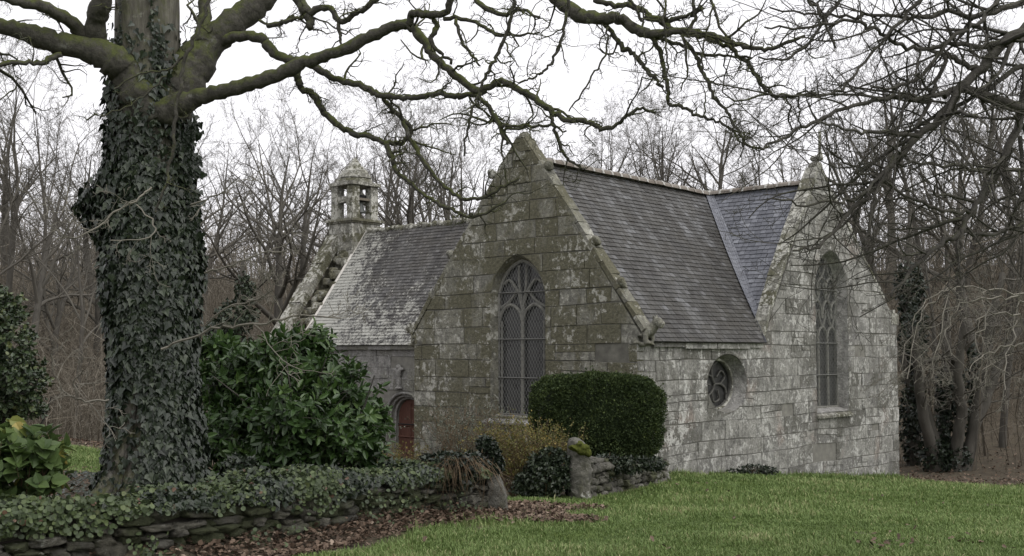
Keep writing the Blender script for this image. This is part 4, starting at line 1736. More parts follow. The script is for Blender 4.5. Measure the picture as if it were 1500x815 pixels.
# ================================================================== TREES
def trace(ctrl, D0, D1, per=4, jit=0.0, R=None):
    """pixel outline of a limb (x, y, half width) at its own distance -> points and radii"""
    p = smooth_path(ctrl, per)
    n = len(p)
    pts, rad = [], []
    for i, (x, y, r) in enumerate(p):
        D = D0 + (D1 - D0) * i / (n - 1)
        q = px(x, y, D)
        if R is not None and 0 < i:
            q = q + rvec(R) * jit
        pts.append(q)
        rad.append(max(r, 0.6) * D / F)
    return pts, rad


def spurs(T, R, pts, rad, P, every, Lr, start=0.1, bias=None, rr=0.6):
    """side twigs along a traced limb"""
    acc = 0.0
    nxt = every * R.random()
    n = len(pts)
    for i in range(n - 1):
        seg = pts[i + 1] - pts[i]
        L = seg.length
        if L < 1e-6:
            continue
        u = seg / L
        pos = 0.0
        while acc + L > nxt:
            t = (nxt - acc) / L
            q = pts[i].lerp(pts[i + 1], t)
            r = rad[i] + (rad[i + 1] - rad[i]) * t
            nxt += every * R.uniform(0.5, 1.6)
            if (i + t) / n < start:
                continue
            a = math.radians(R.uniform(35, 80))
            d = u * math.cos(a) + perp(u, R) * math.sin(a)
            if bias is not None:
                d = d + bias * R.random()
            d.normalize()
            ll = R.uniform(*Lr)
            if R.random() < 0.15:
                ll *= 1.9
            grow(T, R, q, d, ll, min(r * rr, 0.018 * ll / 0.8 + 0.003), 0, P)
        acc += L


P_OAK = dict(n=(8, 6, 4), jit=(0.36, 0.40, 0.4), up=(0.02, 0.0, 0.02), nc=(5, 2), f0=(0.15, 0.2), ang=((35, 80), (35, 75)), lr=(0.42, 0.5), rr=(0.6, 0.65), rmin=0.0022, tip=0.35, sh=0.5, lmin=0.03)

oak = empty('oak_tree', px(222, 728, 13.2))
tag(oak, 'massive old oak with an ivy-wrapped trunk and mossy crooked limbs behind the dry-stone wall', 'tree')
OI = Matrix.Translation(-oak.location)
Ro = random.Random(21)


def rel(mb, org):
    mb.V = [v - np.array(org)[None, :] for v in mb.V]
    return mb


# trunk
tr_ctrl = [(212, 772, 96), (216, 735, 86), (224, 700, 70), (226, 640, 57), (225, 560, 53), (224, 480, 52), (223, 400, 52), (221, 320, 51), (220, 240, 51), (218, 180, 54), (215, 120, 49), (214, 50, 47), (214, -30, 45), (216, -140, 42)]
tp = smooth_path(tr_ctrl, 8)
ts = 84
V = []
trunk_axis = []
for i, (x, y, r) in enumerate(tp):
    c = px(x, y, 13.2)
    rw = r * 13.2 / F
    trunk_axis.append((c.z, c.x, c.y, rw))
    fl = max(0.0, (y - 640) / 130)
    for j in range(ts):
        t = 2 * math.pi * j / ts
        k = 1 + 0.05 * math.sin(3 * t + c.z * 1.1) + 0.04 * math.sin(7 * t - c.z * 0.6) + fl * 0.20 * max(0, math.sin(5 * t + 0.7)) + 0.05 * mnoise.noise((math.cos(t) * 2, math.sin(t) * 2, c.z * 1.5)) + 0.06 * mnoise.fractal((math.cos(t) * 6, math.sin(t) * 6, c.z * 0.9), 1.0, 2.0, 3)
        V.append((c.x + rw * k * math.cos(t), c.y + rw * k * math.sin(t), c.z))
n = len(tp)
q = [(i * ts + j, i * ts + (j + 1) % ts, (i + 1) * ts + (j + 1) % ts, (i + 1) * ts + j) for i in range(n - 1) for j in range(ts)]
mb = MB()
mb.add(V, [np.array(q), np.array([list(range((n - 1) * ts, n * ts))])])
rel(mb, oak.location).build('trunk', M['bark_oak'], oak, smooth=True)
trunk_axis = np.array(sorted(trunk_axis))


def on_trunk(z, t, off=0.0):
    cx = np.interp(z, trunk_axis[:, 0], trunk_axis[:, 1])
    cy = np.interp(z, trunk_axis[:, 0], trunk_axis[:, 2])
    rw = np.interp(z, trunk_axis[:, 0], trunk_axis[:, 3])
    return cx + (rw + off) * np.cos(t), cy + (rw + off) * np.sin(t)


limbs = [
    # left limbs
    ([(228, 180, 40), (204, 140, 33), (182, 105, 30), (155, 82, 27), (120, 70, 22), (80, 62, 19), (40, 50, 17), (0, 38, 15), (-60, 28, 13), (-140, 0, 11)], 13.0, 12.2),
    ([(165, 90, 22), (140, 60, 19), (142, 25, 17), (150, 0, 16), (165, -60, 13)], 12.9, 12.4),
    ([(150, 78, 20), (118, 48, 14), (95, 25, 12), (60, 10, 11), (20, 2, 9), (-40, -20, 8)], 12.9, 11.8),
    ([(90, 80, 6), (60, 92, 6), (30, 92, 5), (0, 95, 5), (-50, 110, 4)], 12.5, 12.0),
    # big right limb upward
    ([(238, 175, 40), (262, 138, 36), (280, 100, 34), (302, 68, 29), (335, 38, 25), (372, 10, 22), (405, -18, 20), (470, -80, 17)], 13.1, 13.6),
    ([(297, 66, 16), (298, 35, 13), (300, 5, 12), (296, -50, 10)], 13.2, 13.6),
    # low right limb across the picture
    ([(236, 170, 24), (266, 152, 19), (300, 140, 15), (330, 133, 14), (365, 124, 14), (400, 112, 13.5), (440, 96, 13), (475, 82, 12), (510, 70, 12), (545, 52, 11), (575, 40, 10.5), (598, 37, 10), (614, 52, 9), (628, 72, 9), (650, 98, 8), (678, 118, 8), (702, 134, 8), (718, 127, 7.5), (734, 120, 7), (755, 128, 7), (780, 142, 7), (800, 158, 7), (818, 168, 6), (836, 177, 6), (862, 178, 5), (882, 189, 5), (905, 182, 4), (918, 170, 4), (938, 160, 3.5), (962, 166, 2)], 12.9, 11.3),
    # limb that crosses behind it
    ([(322, 62, 10), (345, 54, 10), (374, 53, 10), (390, 64, 10), (402, 78, 9.5), (420, 87, 9), (445, 92, 8.5), (470, 103, 8), (485, 114, 7), (510, 121, 7), (535, 128, 7), (555, 139, 7), (585, 143, 6.5), (612, 143, 6), (640, 136, 6), (665, 142, 6), (690, 139, 5.5), (708, 148, 5), (722, 166, 5), (733, 186, 5), (742, 210, 3)], 13.3, 12.0),
    # pendant limb
    ([(434, 104, 9), (438, 120, 8), (442, 130, 7.5), (458, 138, 7.5), (470, 158, 7), (482, 172, 7), (500, 186, 6.5), (520, 196, 6.5), (545, 201, 6), (565, 209, 6), (590, 208, 5), (602, 190, 5), (590, 175, 5), (572, 158, 5), (560, 143, 5)], 12.8, 12.7),
    ([(565, 209, 6), (574, 232, 6), (580, 250, 4.5), (600, 268, 4), (622, 286, 4), (644, 300, 4), (668, 310, 3.5), (690, 318, 3.5), (712, 312, 3), (742, 296, 2)], 12.7, 12.2),
    ([(590, 178, 5), (602, 205, 5), (618, 232, 5), (640, 262, 4.5), (660, 280, 4), (680, 292, 4), (705, 290, 3.5), (735, 276, 3), (760, 262, 2)], 12.7, 12.1),
    # twisted upper branches with moss tufts
    ([(425, -20, 10), (440, 5, 11), (452, 22, 11), (455, 42, 7)], 12.9, 12.8),
    ([(452, 20, 8), (480, 10, 7), (500, 32, 6), (518, 22, 6), (540, 8, 6), (565, -12, 5)], 12.8, 12.5),
    ([(392, 38, 6), (412, 34, 5), (430, 28, 4), (445, 26, 4)], 12.9, 12.8),
    ([(380, 30, 3), (400, 38, 3.5), (432, 25, 4)], 12.9, 12.9),
    ([(496, 30, 4), (497, 52, 4), (500, 66, 2)], 12.7, 12.7),
    ([(598, 36, 8), (606, 20, 8), (630, 22, 8), (655, 18, 7), (660, -10, 7)], 11.9, 11.6),
    ([(635, 28, 5), (640, 42, 6), (632, 60, 5), (645, 78, 4), (662, 92, 3)], 11.8, 11.8),
    ([(650, 28, 5), (690, 30, 4), (720, 48, 4), (755, 52, 3), (790, 48, 2)], 11.7, 11.2),
    ([(690, -10, 6), (705, 8, 6), (735, 22, 5), (760, 14, 4), (790, 24, 3)], 11.5, 11.0),
    ([(668, 28, 4), (676, 60, 3.4), (694, 84, 3), (702, 96, 2)], 11.6, 11.5),
    ([(733, 186, 4), (752, 184, 3.4), (780, 186, 3.2), (806, 184, 3), (830, 193, 2)], 12.0, 11.7),
    ([(806, 162, 5), (812, 185, 4), (820, 212, 4), (832, 234, 3), (852, 246, 2)], 11.9, 11.8),
    # thin hanging shoots
    ([(757, -8, 4), (752, 12, 4), (742, 48, 4), (730, 78, 4), (716, 104, 3.6), (704, 130, 3.4), (694, 158, 3), (684, 190, 2.6), (680, 230, 2)], 10.6, 10.9),
    ([(836, -8, 4), (830, 20, 3.6), (824, 56, 3.4), (812, 84, 3), (798, 104, 2.6), (780, 114, 2.4), (760, 122, 2)], 10.6, 10.8),
    ([(890, 40, 2.6), (888, 75, 2.4), (870, 105, 2), (850, 140, 2), (832, 165, 1.6)], 10.8, 11.0),
    # mossy branch entering from the top
    ([(795, -30, 13), (815, -4, 14), (835, 14, 14), (858, 26, 13), (885, 27, 12), (912, 30, 11), (935, 45, 10), (958, 50, 9), (985, 46, 8), (1008, 46, 7), (1040, 52, 6.5), (1068, 60, 6), (1095, 70, 5), (1125, 72, 4.5), (1150, 64, 4), (1180, 52, 3)], 11.4, 10.6),
    ([(870, 0, 6), (900, 8, 6), (925, 8, 6), (945, 18, 5.5), (962, 28, 5), (985, 30, 5), (1010, 22, 4), (1030, 12, 4)], 11.4, 11.0),
    ([(945, 24, 7), (970, 32, 7), (990, 46, 6), (1020, 52, 6), (1050, 62, 5), (1072, 72, 5), (1094, 92, 5), (1112, 116, 4.6), (1130, 138, 4.4), (1165, 140, 4), (1200, 138, 3)], 11.2, 10.7),
    ([(885, 34, 6), (902, 56, 5.5), (914, 72, 5.5), (928, 78, 5), (942, 96, 4.6), (956, 112, 4.4), (970, 128, 3)], 11.3, 11.1),
    ([(950, 52, 6), (966, 74, 5.5), (972, 98, 5), (978, 132, 4.5), (980, 152, 4), (998, 156, 4), (1022, 168, 3.6), (1050, 178, 3), (1072, 192, 2.6), (1090, 216, 2)], 11.2, 10.9),
    ([(1004, 62, 5), (1018, 82, 4.5), (1026, 100, 4.2), (1038, 122, 4), (1048, 146, 4), (1066, 164, 3.4), (1078, 190, 3), (1096, 212, 3), (1118, 218, 2.4)], 11.0, 10.8),
    ([(960, 56, 4.6), (1000, 66, 4), (1030, 80, 3.6), (1060, 82, 3), (1100, 84, 2.6)], 11.1, 10.9),
    ([(918, -6, 3), (930, 10, 3), (940, 32, 3)], 10.9, 10.9),
    ([(1015, -8, 4), (1018, 25, 4), (1010, 46, 4)], 11.0, 11.0),
    ([(1040, -8, 3), (1054, 40, 3), (1074, 66, 3)], 10.9, 10.8),
    ([(975, 0, 2.4), (974, 45, 2.2), (978, 90, 2), (976, 130, 1.8)], 10.4, 10.4),
    ([(1046, 6, 2), (1036, 45, 2), (1028, 90, 2), (1034, 120, 1.6)], 10.4, 10.4),
]
TL, TT = Tubes(), Tubes()
for ctrl, D0, D1 in limbs:
    pts, rad = trace([(a_, b_, c_ * (0.70 if c_ < 9 else 0.76 if c_ < 16 else 0.86)) for a_, b_, c_ in ctrl], D0, D1, 5, 0.008, Ro)
    rad = [r * Ro.uniform(0.9, 1.14) for r in rad]
    big = max(c[2] for c in ctrl)
    TL.add(pts, rad, Ro.random())
    if big > 16:
        spurs(TT, Ro, pts, rad, P_OAK, 0.22, (0.2, 0.8), 0.35)
    elif ctrl[0][2] > 4.5:
        spurs(TT, Ro, pts, rad, P_OAK, 0.12, (0.08, 0.36), 0.05)
        # end spray
        spurs(TT, Ro, pts[-len(pts) // 3:], rad[-len(pts) // 3:], P_OAK, 0.13, (0.2, 0.65), 0.0)
    else:
        spurs(TT, Ro, pts, rad, P_OAK, 0.13, (0.10, 0.45), 0.05)
# out-of-frame upper crown: limbs carry on above the picture
mb = MB()
TL.into(mb, lambda r: 12 if r > 0.06 else 7, True)
rel(mb, oak.location).build('limb', M['bark_limb'], oak, smooth=True)
mb = MB()
TT.into(mb, lambda r: 4 if r > 0.006 else 3)
rel(mb, oak.location).build('twigs', M['bark_limb'], oak, smooth=True)

# ivy on the trunk
ri = np.random.default_rng(4)
zt_, zb_ = px(222, 40, 13.2).z, px(222, 745, 13.2).z
N = 30000
z = ri.uniform(zb_, zt_, N)
t = ri.uniform(math.pi * 0.90, math.pi * 2.10, N)           # the sides seen from the yard and the lane
yy = 515 - (z - 2.5) / 13.2 * F                              # photo height, used only to lay out bare places
xx = np.cos(t)
keep = np.ones(N, bool)
keep &= ~((yy > 590 + 50 * np.sin(xx * 7)) & (xx < 0.05) & (xx > -0.55) & (ri.random(N) > 0.10))     # bare bark low on the left
keep &= ~((yy > 600) & (xx < -0.5) & (ri.random(N) > 0.3))
top = np.maximum(sstep(150, 330, yy + 130 * (ri.random(N) - 0.5) + 60 * np.array([mnoise.noise((v * 3, w_ * 1.5, 2.0)) for v, w_ in zip(xx, z)])), 0.10 * sstep(40, 130, yy))
top *= 1 - 0.75 * np.exp(-((xx - 0.72) / 0.14) ** 2) * (yy > 190) * (yy < 330)
keep &= ri.random(N) < np.clip(top * 1.05 + 0.03, 0, 1)
z, t, yy, xx = z[keep], t[keep], yy[keep], xx[keep]
bul = 0.35 * np.exp(-((yy - 300) / 42) ** 2) * np.clip(-xx * 1.4 - 0.3, 0, 1) + 0.10 * np.exp(-((yy - 400) / 90) ** 2)
bul += 0.10 * np.array([max(0, mnoise.noise((math.cos(a) * 2.2, math.sin(a) * 2.2, b * 1.6))) for a, b in zip(t, z)])
off = ri.uniform(0.0, 0.08, len(z)) + bul * ri.uniform(0.3, 1, len(z))
X, Y = on_trunk(z, t, off)
pos = np.stack([X, Y, z], 1)
out = np.stack([np.cos(t), np.sin(t), np.zeros_like(t)], 1)
along = np.stack([ri.normal(0, 0.45, len(z)), ri.normal(0, 0.3, len(z)), -np.ones(len(z))], 1) + out * ri.uniform(0.0, 0.5, (len(z), 1))
nrm = out + ri.normal(0, 0.35, (len(z), 3)) + np.array([0, 0, 0.45])
mb = MB()
scatter(mb, IVY, pos, along, nrm, 0.035 + 0.075 * ri.random(len(z)) ** 1.3, np.clip(ri.normal(0.5, 0.3, len(z)), 0, 1))
# thin strands climbing the bare upper trunk
for (x0, x1, y0, y1, m) in ((202, 196, 160, 10, 70), (246, 240, 165, 0, 90), (206, 208, 120, 60, 30), (240, 252, 200, 60, 60), (181, 178, 330, 150, 80)):
    f_ = ri.random(m)
    zz = np.array([px(216, y0 + (y1 - y0) * v, 13.2).z for v in f_])
    xs_ = (x0 + (x1 - x0) * f_ - 216) / 50.0
    tt_ = -np.arccos(np.clip(xs_, -0.98, 0.98)) + ri.normal(0, 0.05, m)
    X_, Y_ = on_trunk(zz, tt_, 0.03)
    o_ = np.stack([np.cos(tt_), np.sin(tt_), np.zeros(m)], 1)
    scatter(mb, IVY, np.stack([X_, Y_, zz], 1), np.stack([ri.normal(0, 0.5, m), ri.normal(0, 0.3, m), -np.ones(m)], 1), o_ + ri.normal(0, 0.3, (m, 3)), ri.uniform(0.035, 0.065, m), np.clip(ri.normal(0.4, 0.2, m), 0, 1))
# loose trail hanging on the right side of the trunk, below the low limb
N = 330
yp = ri.uniform(178, 345, N)
base = [px(278 + 5 * math.sin(y / 9.0) + ri.normal(0, 6), y, 13.0) for y in yp]
al = np.stack([ri.normal(0.3, 0.5, N), ri.normal(0, 0.3, N), -np.ones(N)], 1)
scatter(mb, IVY, np.array([b[:] for b in base]), al, np.array([0.3, -1, 0.4]) + ri.normal(0, 0.4, (N, 3)), ri.uniform(0.05, 0.1, N), np.clip(ri.normal(0.35, 0.2, N), 0, 1))
rel(mb, oak.location).build('ivy', M['ivy'], oak)
T = Tubes()
for i in range(9):
    t_ = -math.pi * Ro.uniform(0.08, 0.92)
    zz = np.linspace(zb_ - 0.05, px(222, Ro.uniform(60, 330), 13.2).z, 26)
    pts, rad, r_ = [], [], Ro.uniform(0.012, 0.03)
    for j, v in enumerate(zz):
        t_ += Ro.gauss(0, 0.05)
        X_, Y_ = on_trunk(v, t_, 0.012)
        pts.append(Vector((float(X_), float(Y_), v)))
        rad.append(r_ * (1 - 0.7 * j / 26))
    T.add(pts, rad)
mb = MB()
T.into(mb, lambda r: 6)
rel(mb, oak.location).build('ivy_stem', M['bark_limb'], oak, smooth=True)
# climbing ivy stems up the bare upper trunk, and pale shoots springing from the trunk
T = Tubes()
for ctrl in ([(310, -5, 4), (292, 40, 5), (270, 85, 5), (264, 130, 5), (256, 180, 4.5), (252, 230, 4), (240, 280, 3.5), (228, 312, 3)],
             [(268, 84, 3), (245, 104, 2.6), (215, 106, 2.2), (165, 132, 2)],
             [(244, 112, 2.4), (210, 140, 2.2), (175, 160, 2), (130, 174, 2)]):
    pts, rad = trace([(a_, b_, c_ * 0.6) for a_, b_, c_ in ctrl], 12.45, 12.45, 5, 0.012, Ro)
    T.add(pts, rad)
    spurs(T, Ro, pts, rad, P_OAK, 0.3, (0.1, 0.4), 0.1)
mb = MB()
T.into(mb, lambda r: 6)
rel(mb, oak.location).build('climbing_stem', M['bark_limb'], oak, smooth=True)
T = Tubes()
P_PALE = dict(n=(7, 5, 4), jit=(0.22, 0.28, 0.3), up=(0.01, 0.02, 0.02), nc=(5, 3), f0=(0.25, 0.3), ang=((30, 65), (30, 60)), lr=(0.5, 0.5), rr=(0.65, 0.65), rmin=0.003, tip=0.35)
for ctrl in ([(236, 512, 3), (275, 496, 3), (310, 482, 3), (350, 478, 3), (390, 472, 2.6), (440, 462, 2), (500, 466, 1.6)],
             [(160, 586, 2.4), (128, 588, 2.6), (108, 582, 2.2), (92, 570, 2), (80, 545, 1.6), (74, 520, 1.4)],
             [(118, 586, 2), (108, 560, 1.8), (122, 545, 1.4)],
             [(300, 478, 2.6), (330, 452, 2.2), (370, 440, 2), (400, 425, 1.5)],
             [(222, 275, 2.6), (205, 290, 2.4), (165, 315, 2), (120, 345, 2), (80, 350, 1.5)],
             [(280, 300, 2.5), (320, 285, 2), (350, 258, 1.5)],
             [(300, 400, 2.4), (340, 388, 2), (380, 372, 1.6), (420, 368, 1.3)],
             [(200, 300, 2), (225, 330, 2), (215, 350, 1.6), (160, 352, 1.3)]):
    pts, rad = trace([(a_, b_, c_ * 0.62) for a_, b_, c_ in ctrl], 12.5, 12.0, 4, 0.01, Ro)
    T.add(pts, rad)
    spurs(T, Ro, pts, rad, P_PALE, 0.14, (0.15, 0.55), 0.25)
mb = MB()
T.into(mb, lambda r: 4)
rel(mb, oak.location).build('shoot', M['twig_pale'], oak)

# ------------------------------------------------------------------ thorny tree on the right, its trunk just outside the picture
rt = empty('bare_tree', (5.9, 10.6, hz(5.9, 10.6)))
tag(rt, 'dark leafless thorn tree whose dense spreading boughs reach in from the right edge', 'tree')
Rr = random.Random(33)
P_R = dict(n=(9, 6, 4), jit=(0.16, 0.22, 0.3), up=(0.01, 0.01, 0.02), nc=(6, 2), f0=(0.1, 0.15), ang=((30, 70), (40, 80)), lr=(0.42, 0.42), rr=(0.55, 0.6), rmin=0.0020, tip=0.3, sh=0.6, lmin=0.04)
P_R2 = dict(P_R, n=(10, 7, 5, 3), jit=(0.13, 0.2, 0.26, 0.3), up=(0.0, 0.01, 0.02, 0.02), nc=(6, 4, 2), f0=(0.1, 0.12, 0.2), ang=((25, 60), (35, 75), (40, 80)), lr=(0.45, 0.40, 0.4), rr=(0.6, 0.6, 0.6))
rl_ = [
    ([(1640, -40, 22), (1560, 10, 16), (1505, 42, 13), (1470, 66, 12), (1440, 98, 10.5), (1408, 128, 10), (1388, 160, 9), (1362, 188, 8), (1332, 215, 7), (1308, 240, 6.5), (1286, 270, 5.6), (1264, 292, 5), (1240, 320, 4), (1214, 345, 3.4), (1192, 364, 3), (1160, 366, 2)], 10.2, 9.0),
    ([(1600, -90, 18), (1545, 10, 12), (1515, 80, 10), (1500, 140, 9), (1486, 195, 8.5), (1468, 240, 8), (1442, 280, 7), (1424, 310, 6.5), (1408, 336, 6), (1384, 354, 5), (1358, 374, 4.2), (1332, 402, 3.6), (1305, 436, 2.6)], 10.4, 9.4),
    ([(1620, 300, 9), (1560, 318, 6), (1500, 332, 4.5), (1462, 340, 4), (1432, 342, 3.6), (1404, 336, 3)], 10.4, 9.8),
    ([(1408, 128, 7), (1378, 138, 6), (1346, 145, 5.6), (1316, 142, 5), (1280, 148, 4.5), (1240, 158, 4), (1206, 172, 4), (1174, 188, 3.6), (1140, 206, 3), (1112, 220, 2.4)], 9.8, 8.9),
    ([(1500, 45, 8), (1450, 68, 6), (1400, 66, 5), (1352, 70, 4.6), (1322, 68, 4.2), (1300, 54, 4), (1272, 38, 4), (1244, 30, 3.6), (1205, 36, 3), (1160, 42, 2.6), (1120, 36, 2)], 10.0, 9.0),
    ([(1560, -20, 9), (1500, 4, 7), (1440, 22, 6), (1390, 20, 5), (1340, 26, 4), (1290, 24, 3.6), (1240, 24, 3), (1190, 20, 2.4), (1130, 12, 2)], 10.2, 9.2),
    ([(1440, 98, 7), (1412, 96, 6), (1390, 80, 5), (1376, 110, 4.6), (1362, 150, 4.2), (1350, 172, 4), (1338, 196, 3)], 9.9, 9.6),
    ([(1560, 250, 7), (1500, 246, 4.5), (1460, 250, 4), (1410, 243, 3.6), (1360, 243, 3.2), (1310, 242, 2.8), (1250, 244, 2.4), (1215, 222, 2)], 10.2, 9.3),
    ([(1345, 200, 5), (1312, 196, 4.4), (1280, 194, 4), (1252, 194, 3.4), (1226, 184, 3), (1196, 180, 2.4)], 9.5, 9.0),
    ([(1420, 312, 4.5), (1390, 310, 4), (1350, 296, 3.6), (1318, 282, 3), (1294, 264, 3), (1250, 252, 2.4)], 9.7, 9.3),
    ([(1540, 110, 8), (1494, 98, 6), (1450, 128, 5), (1410, 150, 4.4), (1380, 178, 4), (1340, 190, 3)], 10.3, 9.7),
    ([(1300, 244, 4.5), (1284, 280, 4), (1278, 312, 3.4), (1268, 345, 2.6), (1262, 366, 2)], 9.3, 9.2),
    ([(1304, 244, 4), (1262, 286, 3.4), (1222, 296, 3), (1180, 300, 2.4), (1130, 290, 1.8)], 9.3, 9.0),
    ([(1408, 336, 4), (1406, 370, 3), (1407, 408, 2)], 9.6, 9.6),
    ([(1494, 200, 5), (1500, 250, 4.4), (1492, 300, 4), (1476, 330, 3), (1464, 360, 2)], 10.3, 10.1),
    ([(1360, -10, 5), (1330, 20, 4), (1300, 50, 3.6), (1268, 90, 3), (1240, 124, 3), (1212, 140, 2.4), (1170, 136, 2)], 9.6, 9.0),
    ([(1240, -10, 4), (1216, 18, 3.4), (1180, 70, 3), (1150, 85, 2.6), (1110, 88, 2)], 9.4, 9.0),
    ([(1180, -20, 4), (1195, 12, 4), (1210, 40, 3.2), (1225, 70, 2.4)], 9.3, 9.2),
    ([(1470, -20, 6), (1440, 30, 5), (1400, 50, 4.4), (1350, 110, 4), (1310, 128, 3), (1270, 132, 2.4)], 10.0, 9.3),
]
TL, TT = Tubes(), Tubes()
TL.add([Vector((5.9, 10.6, hz(5.9, 10.6) - 0.2)), Vector((5.88, 10.6, 1.4)), Vector((5.8, 10.55, 2.6)), Vector((5.72, 10.5, 4.0)), Vector((5.6, 10.45, 5.2)), Vector((5.5, 10.4, 6.6))], [0.26, 0.2, 0.18, 0.16, 0.13, 0.08])
for i, (ctrl, D0, D1) in enumerate(rl_):
    pts, rad = trace([(a_, b_, c_ * 0.7) for a_, b_, c_ in ctrl], D0, D1, 4, 0.012, Rr)
    TL.add(pts, rad, Rr.random())
    spurs(TT, Rr, pts, rad, P_R, 0.12, (0.10, 0.5), 0.12)
    if ctrl[0][2] >= 6:
        spurs(TT, Rr, pts, rad, P_R2, 0.30, (0.7, 1.4), 0.10, Vector((-0.7, -0.1, 0.15)))
for ctrl, D0, D1 in rl_[:6]:
    pts, rad = trace(ctrl, D0, D1, 4)
    TL.add([Vector((5.62, 10.45, pts[0].z - 0.35)), pts[0]], [rad[0] * 1.1, rad[0]])
mb = MB()
TL.into(mb, lambda r: 8, True)
rel(mb, rt.location).build('bough', M['bark_right'], rt, smooth=True)
mb = MB()
TT.into(mb, lambda r: 4 if r > 0.008 else 3)
rel(mb, rt.location).build('twigs', M['bark_right'], rt, smooth=True)

# ------------------------------------------------------------------ bare wood behind the chapel
def wood_tree(seed, H, r0, f0=0.35, lean=0.0, spread=(22, 50), bare=False):
    R = random.Random(seed)
    P = dict(n=(14, 9, 7, 5, 4), jit=(0.05, 0.12, 0.17, 0.22, 0.24), up=(0.035, 0.05, 0.05, 0.05, 0.04), nc=(11, 7, 6, 4), f0=(f0, 0.18, 0.15, 0.15),
             ang=(spread, (25, 55), (25, 55), (25, 55)), lr=(0.52, 0.5, 0.48, 0.5), rr=(0.64, 0.62, 0.6, 0.6), rmin=0.0062, tip=0.22, tip0=0.05, sh=0.6, lmin=0.12)
    T0, T1 = Tubes(), Tubes()
    d = Vector((lean, R.uniform(-0.05, 0.05), 1)).normalized()
    grow(T1, R, Vector((0, 0, -0.4)), d, H, r0, 0, P, T0)
    a, b = MB(), MB()
    T0.into(a, lambda r: 8)
    T1.into(b, lambda r: 5 if r > 0.05 else 3)
    return a.mesh('trunk', True), b.mesh('crown', True)


kinds = [wood_tree(101, 15, 0.38, 0.30, 0.05), wood_tree(102, 15.5, 0.27, 0.38, -0.08), wood_tree(103, 14.5, 0.24, 0.28, 0.06, (30, 62)), wood_tree(104, 16, 0.22, 0.42, 0.0, (18, 40)),
         wood_tree(105, 13.5, 0.26, 0.22, -0.05, (28, 60)), wood_tree(106, 15, 0.2, 0.35, 0.03, (15, 36)), wood_tree(107, 16, 0.40, 0.34, -0.10, (26, 55))]
for a, b in kinds:
    a.materials.append(M['bark_far'])
    b.materials.append(M['twig_far'])
proto = []
for a, b in kinds:
    e_ = bpy.data.objects.new('bare_tree', None)
    t_ = bpy.data.objects.new('trunk', a)
    c_ = bpy.data.objects.new('crown', b)
    proto.append((e_, t_, c_))


def put_tree(k, x, y, s, rz, label, group, sz=1.0):
    e0, t0, c0 = proto[k]
    e_ = e0.copy()
    COL.objects.link(e_)
    e_.location = (x, y, hz(x, y))
    e_.rotation_euler = (0, 0, rz)
    e_.scale = (s * 0.9, s * 0.9, s * sz * 0.84)
    t_, c_ = t0.copy(), c0.copy()
    for o in (t_, c_):
        COL.objects.link(o)
        o.parent = e_
    tag(e_, label, 'tree', group)
    return e_


Rw = random.Random(77)
# two clear trees left of the bellcote
p = px(432, 430, 50)
put_tree(6, p.x, p.y, 0.93, 0.4, 'leafless tree with a leaning grey trunk, farther left of the bellcote than its neighbour', None)
p = px(472, 430, 53)
put_tree(0, p.x, p.y, 0.98, 2.2, 'leafless grey tree nearest the bellcote, behind the raking coping', None)
zones = [
    ('leafless trees crowding the left edge behind the oak trunk', 'bare trees at the left edge', [(-60, 34, 5, .8), (-20, 44, 3, .95), (28, 40, 1, .86), (60, 56, 5, .95), (95, 46, 4, .80), (134, 50, 2, .8), (150, 62, 0, .85), (8, 64, 0, 1.0), (-90, 50, 6, 1.), (118, 38, 5, .62)]),
    ('leafless trees filling the gap between the ivied oak and the paired trees', 'bare trees between oak and bellcote', [(305, 74, 2, .9), (372, 84, 4, .95), (255, 64, 6, .85)]),
    ('leafless trees rising behind the lichened nave roof', 'bare trees behind the nave roof', [(530, 66, 2, 1.0), (562, 58, 1, 1.0), (590, 70, 3, 1.05), (618, 60, 6, .95), (650, 66, 0, 1.0), (682, 58, 5, 1.0), (704, 72, 2, 1.08), (640, 82, 4, 1.15), (556, 84, 5, 1.15), (730, 64, 4, .95)]),
    ('leafless trees rising behind the slate roof between the two stone gables', 'bare trees behind the transept roof', [(790, 70, 3, .98), (832, 78, 2, 1.0), (868, 68, 5, .92), (905, 80, 4, 1.0), (940, 72, 6, .9), (985, 74, 1, .95), (1025, 68, 2, .88), (1052, 62, 0, .80), (1088, 76, 3, .95), (1122, 70, 4, .92), (1160, 66, 5, .9), (960, 92, 0, 1.1), (1080, 94, 6, 1.15), (850, 95, 1, 1.15)]),
    ('leafless trees standing in the wood to the right of the east gable', 'bare trees right of the east gable', [(1240, 62, 3, 1.0), (1280, 56, 5, 1.0), (1322, 58, 1, 1.02), (1345, 64, 3, 1.1), (1380, 54, 5, 1.0), (1412, 66, 2, 1.1), (1448, 52, 6, .95), (1482, 60, 3, 1.05), (1520, 48, 4, .95), (1300, 78, 0, 1.2), (1420, 84, 1, 1.25), (1500, 80, 2, 1.2), (1560, 58, 0, 1.1), (1362, 46, 5, .7), (1470, 42, 3, .75)]),
]
for label, group, items in zones:
    for x, D, k, s in items:
        p = px(x, 500, D)
        put_tree(k, p.x + Rw.uniform(-0.4, 0.4), p.y, s, Rw.uniform(0, 6.28), label, group, Rw.uniform(0.94, 1.08))
for e_, t_, c_ in proto:
    for o in (e_, t_, c_):
        bpy.data.objects.remove(o)


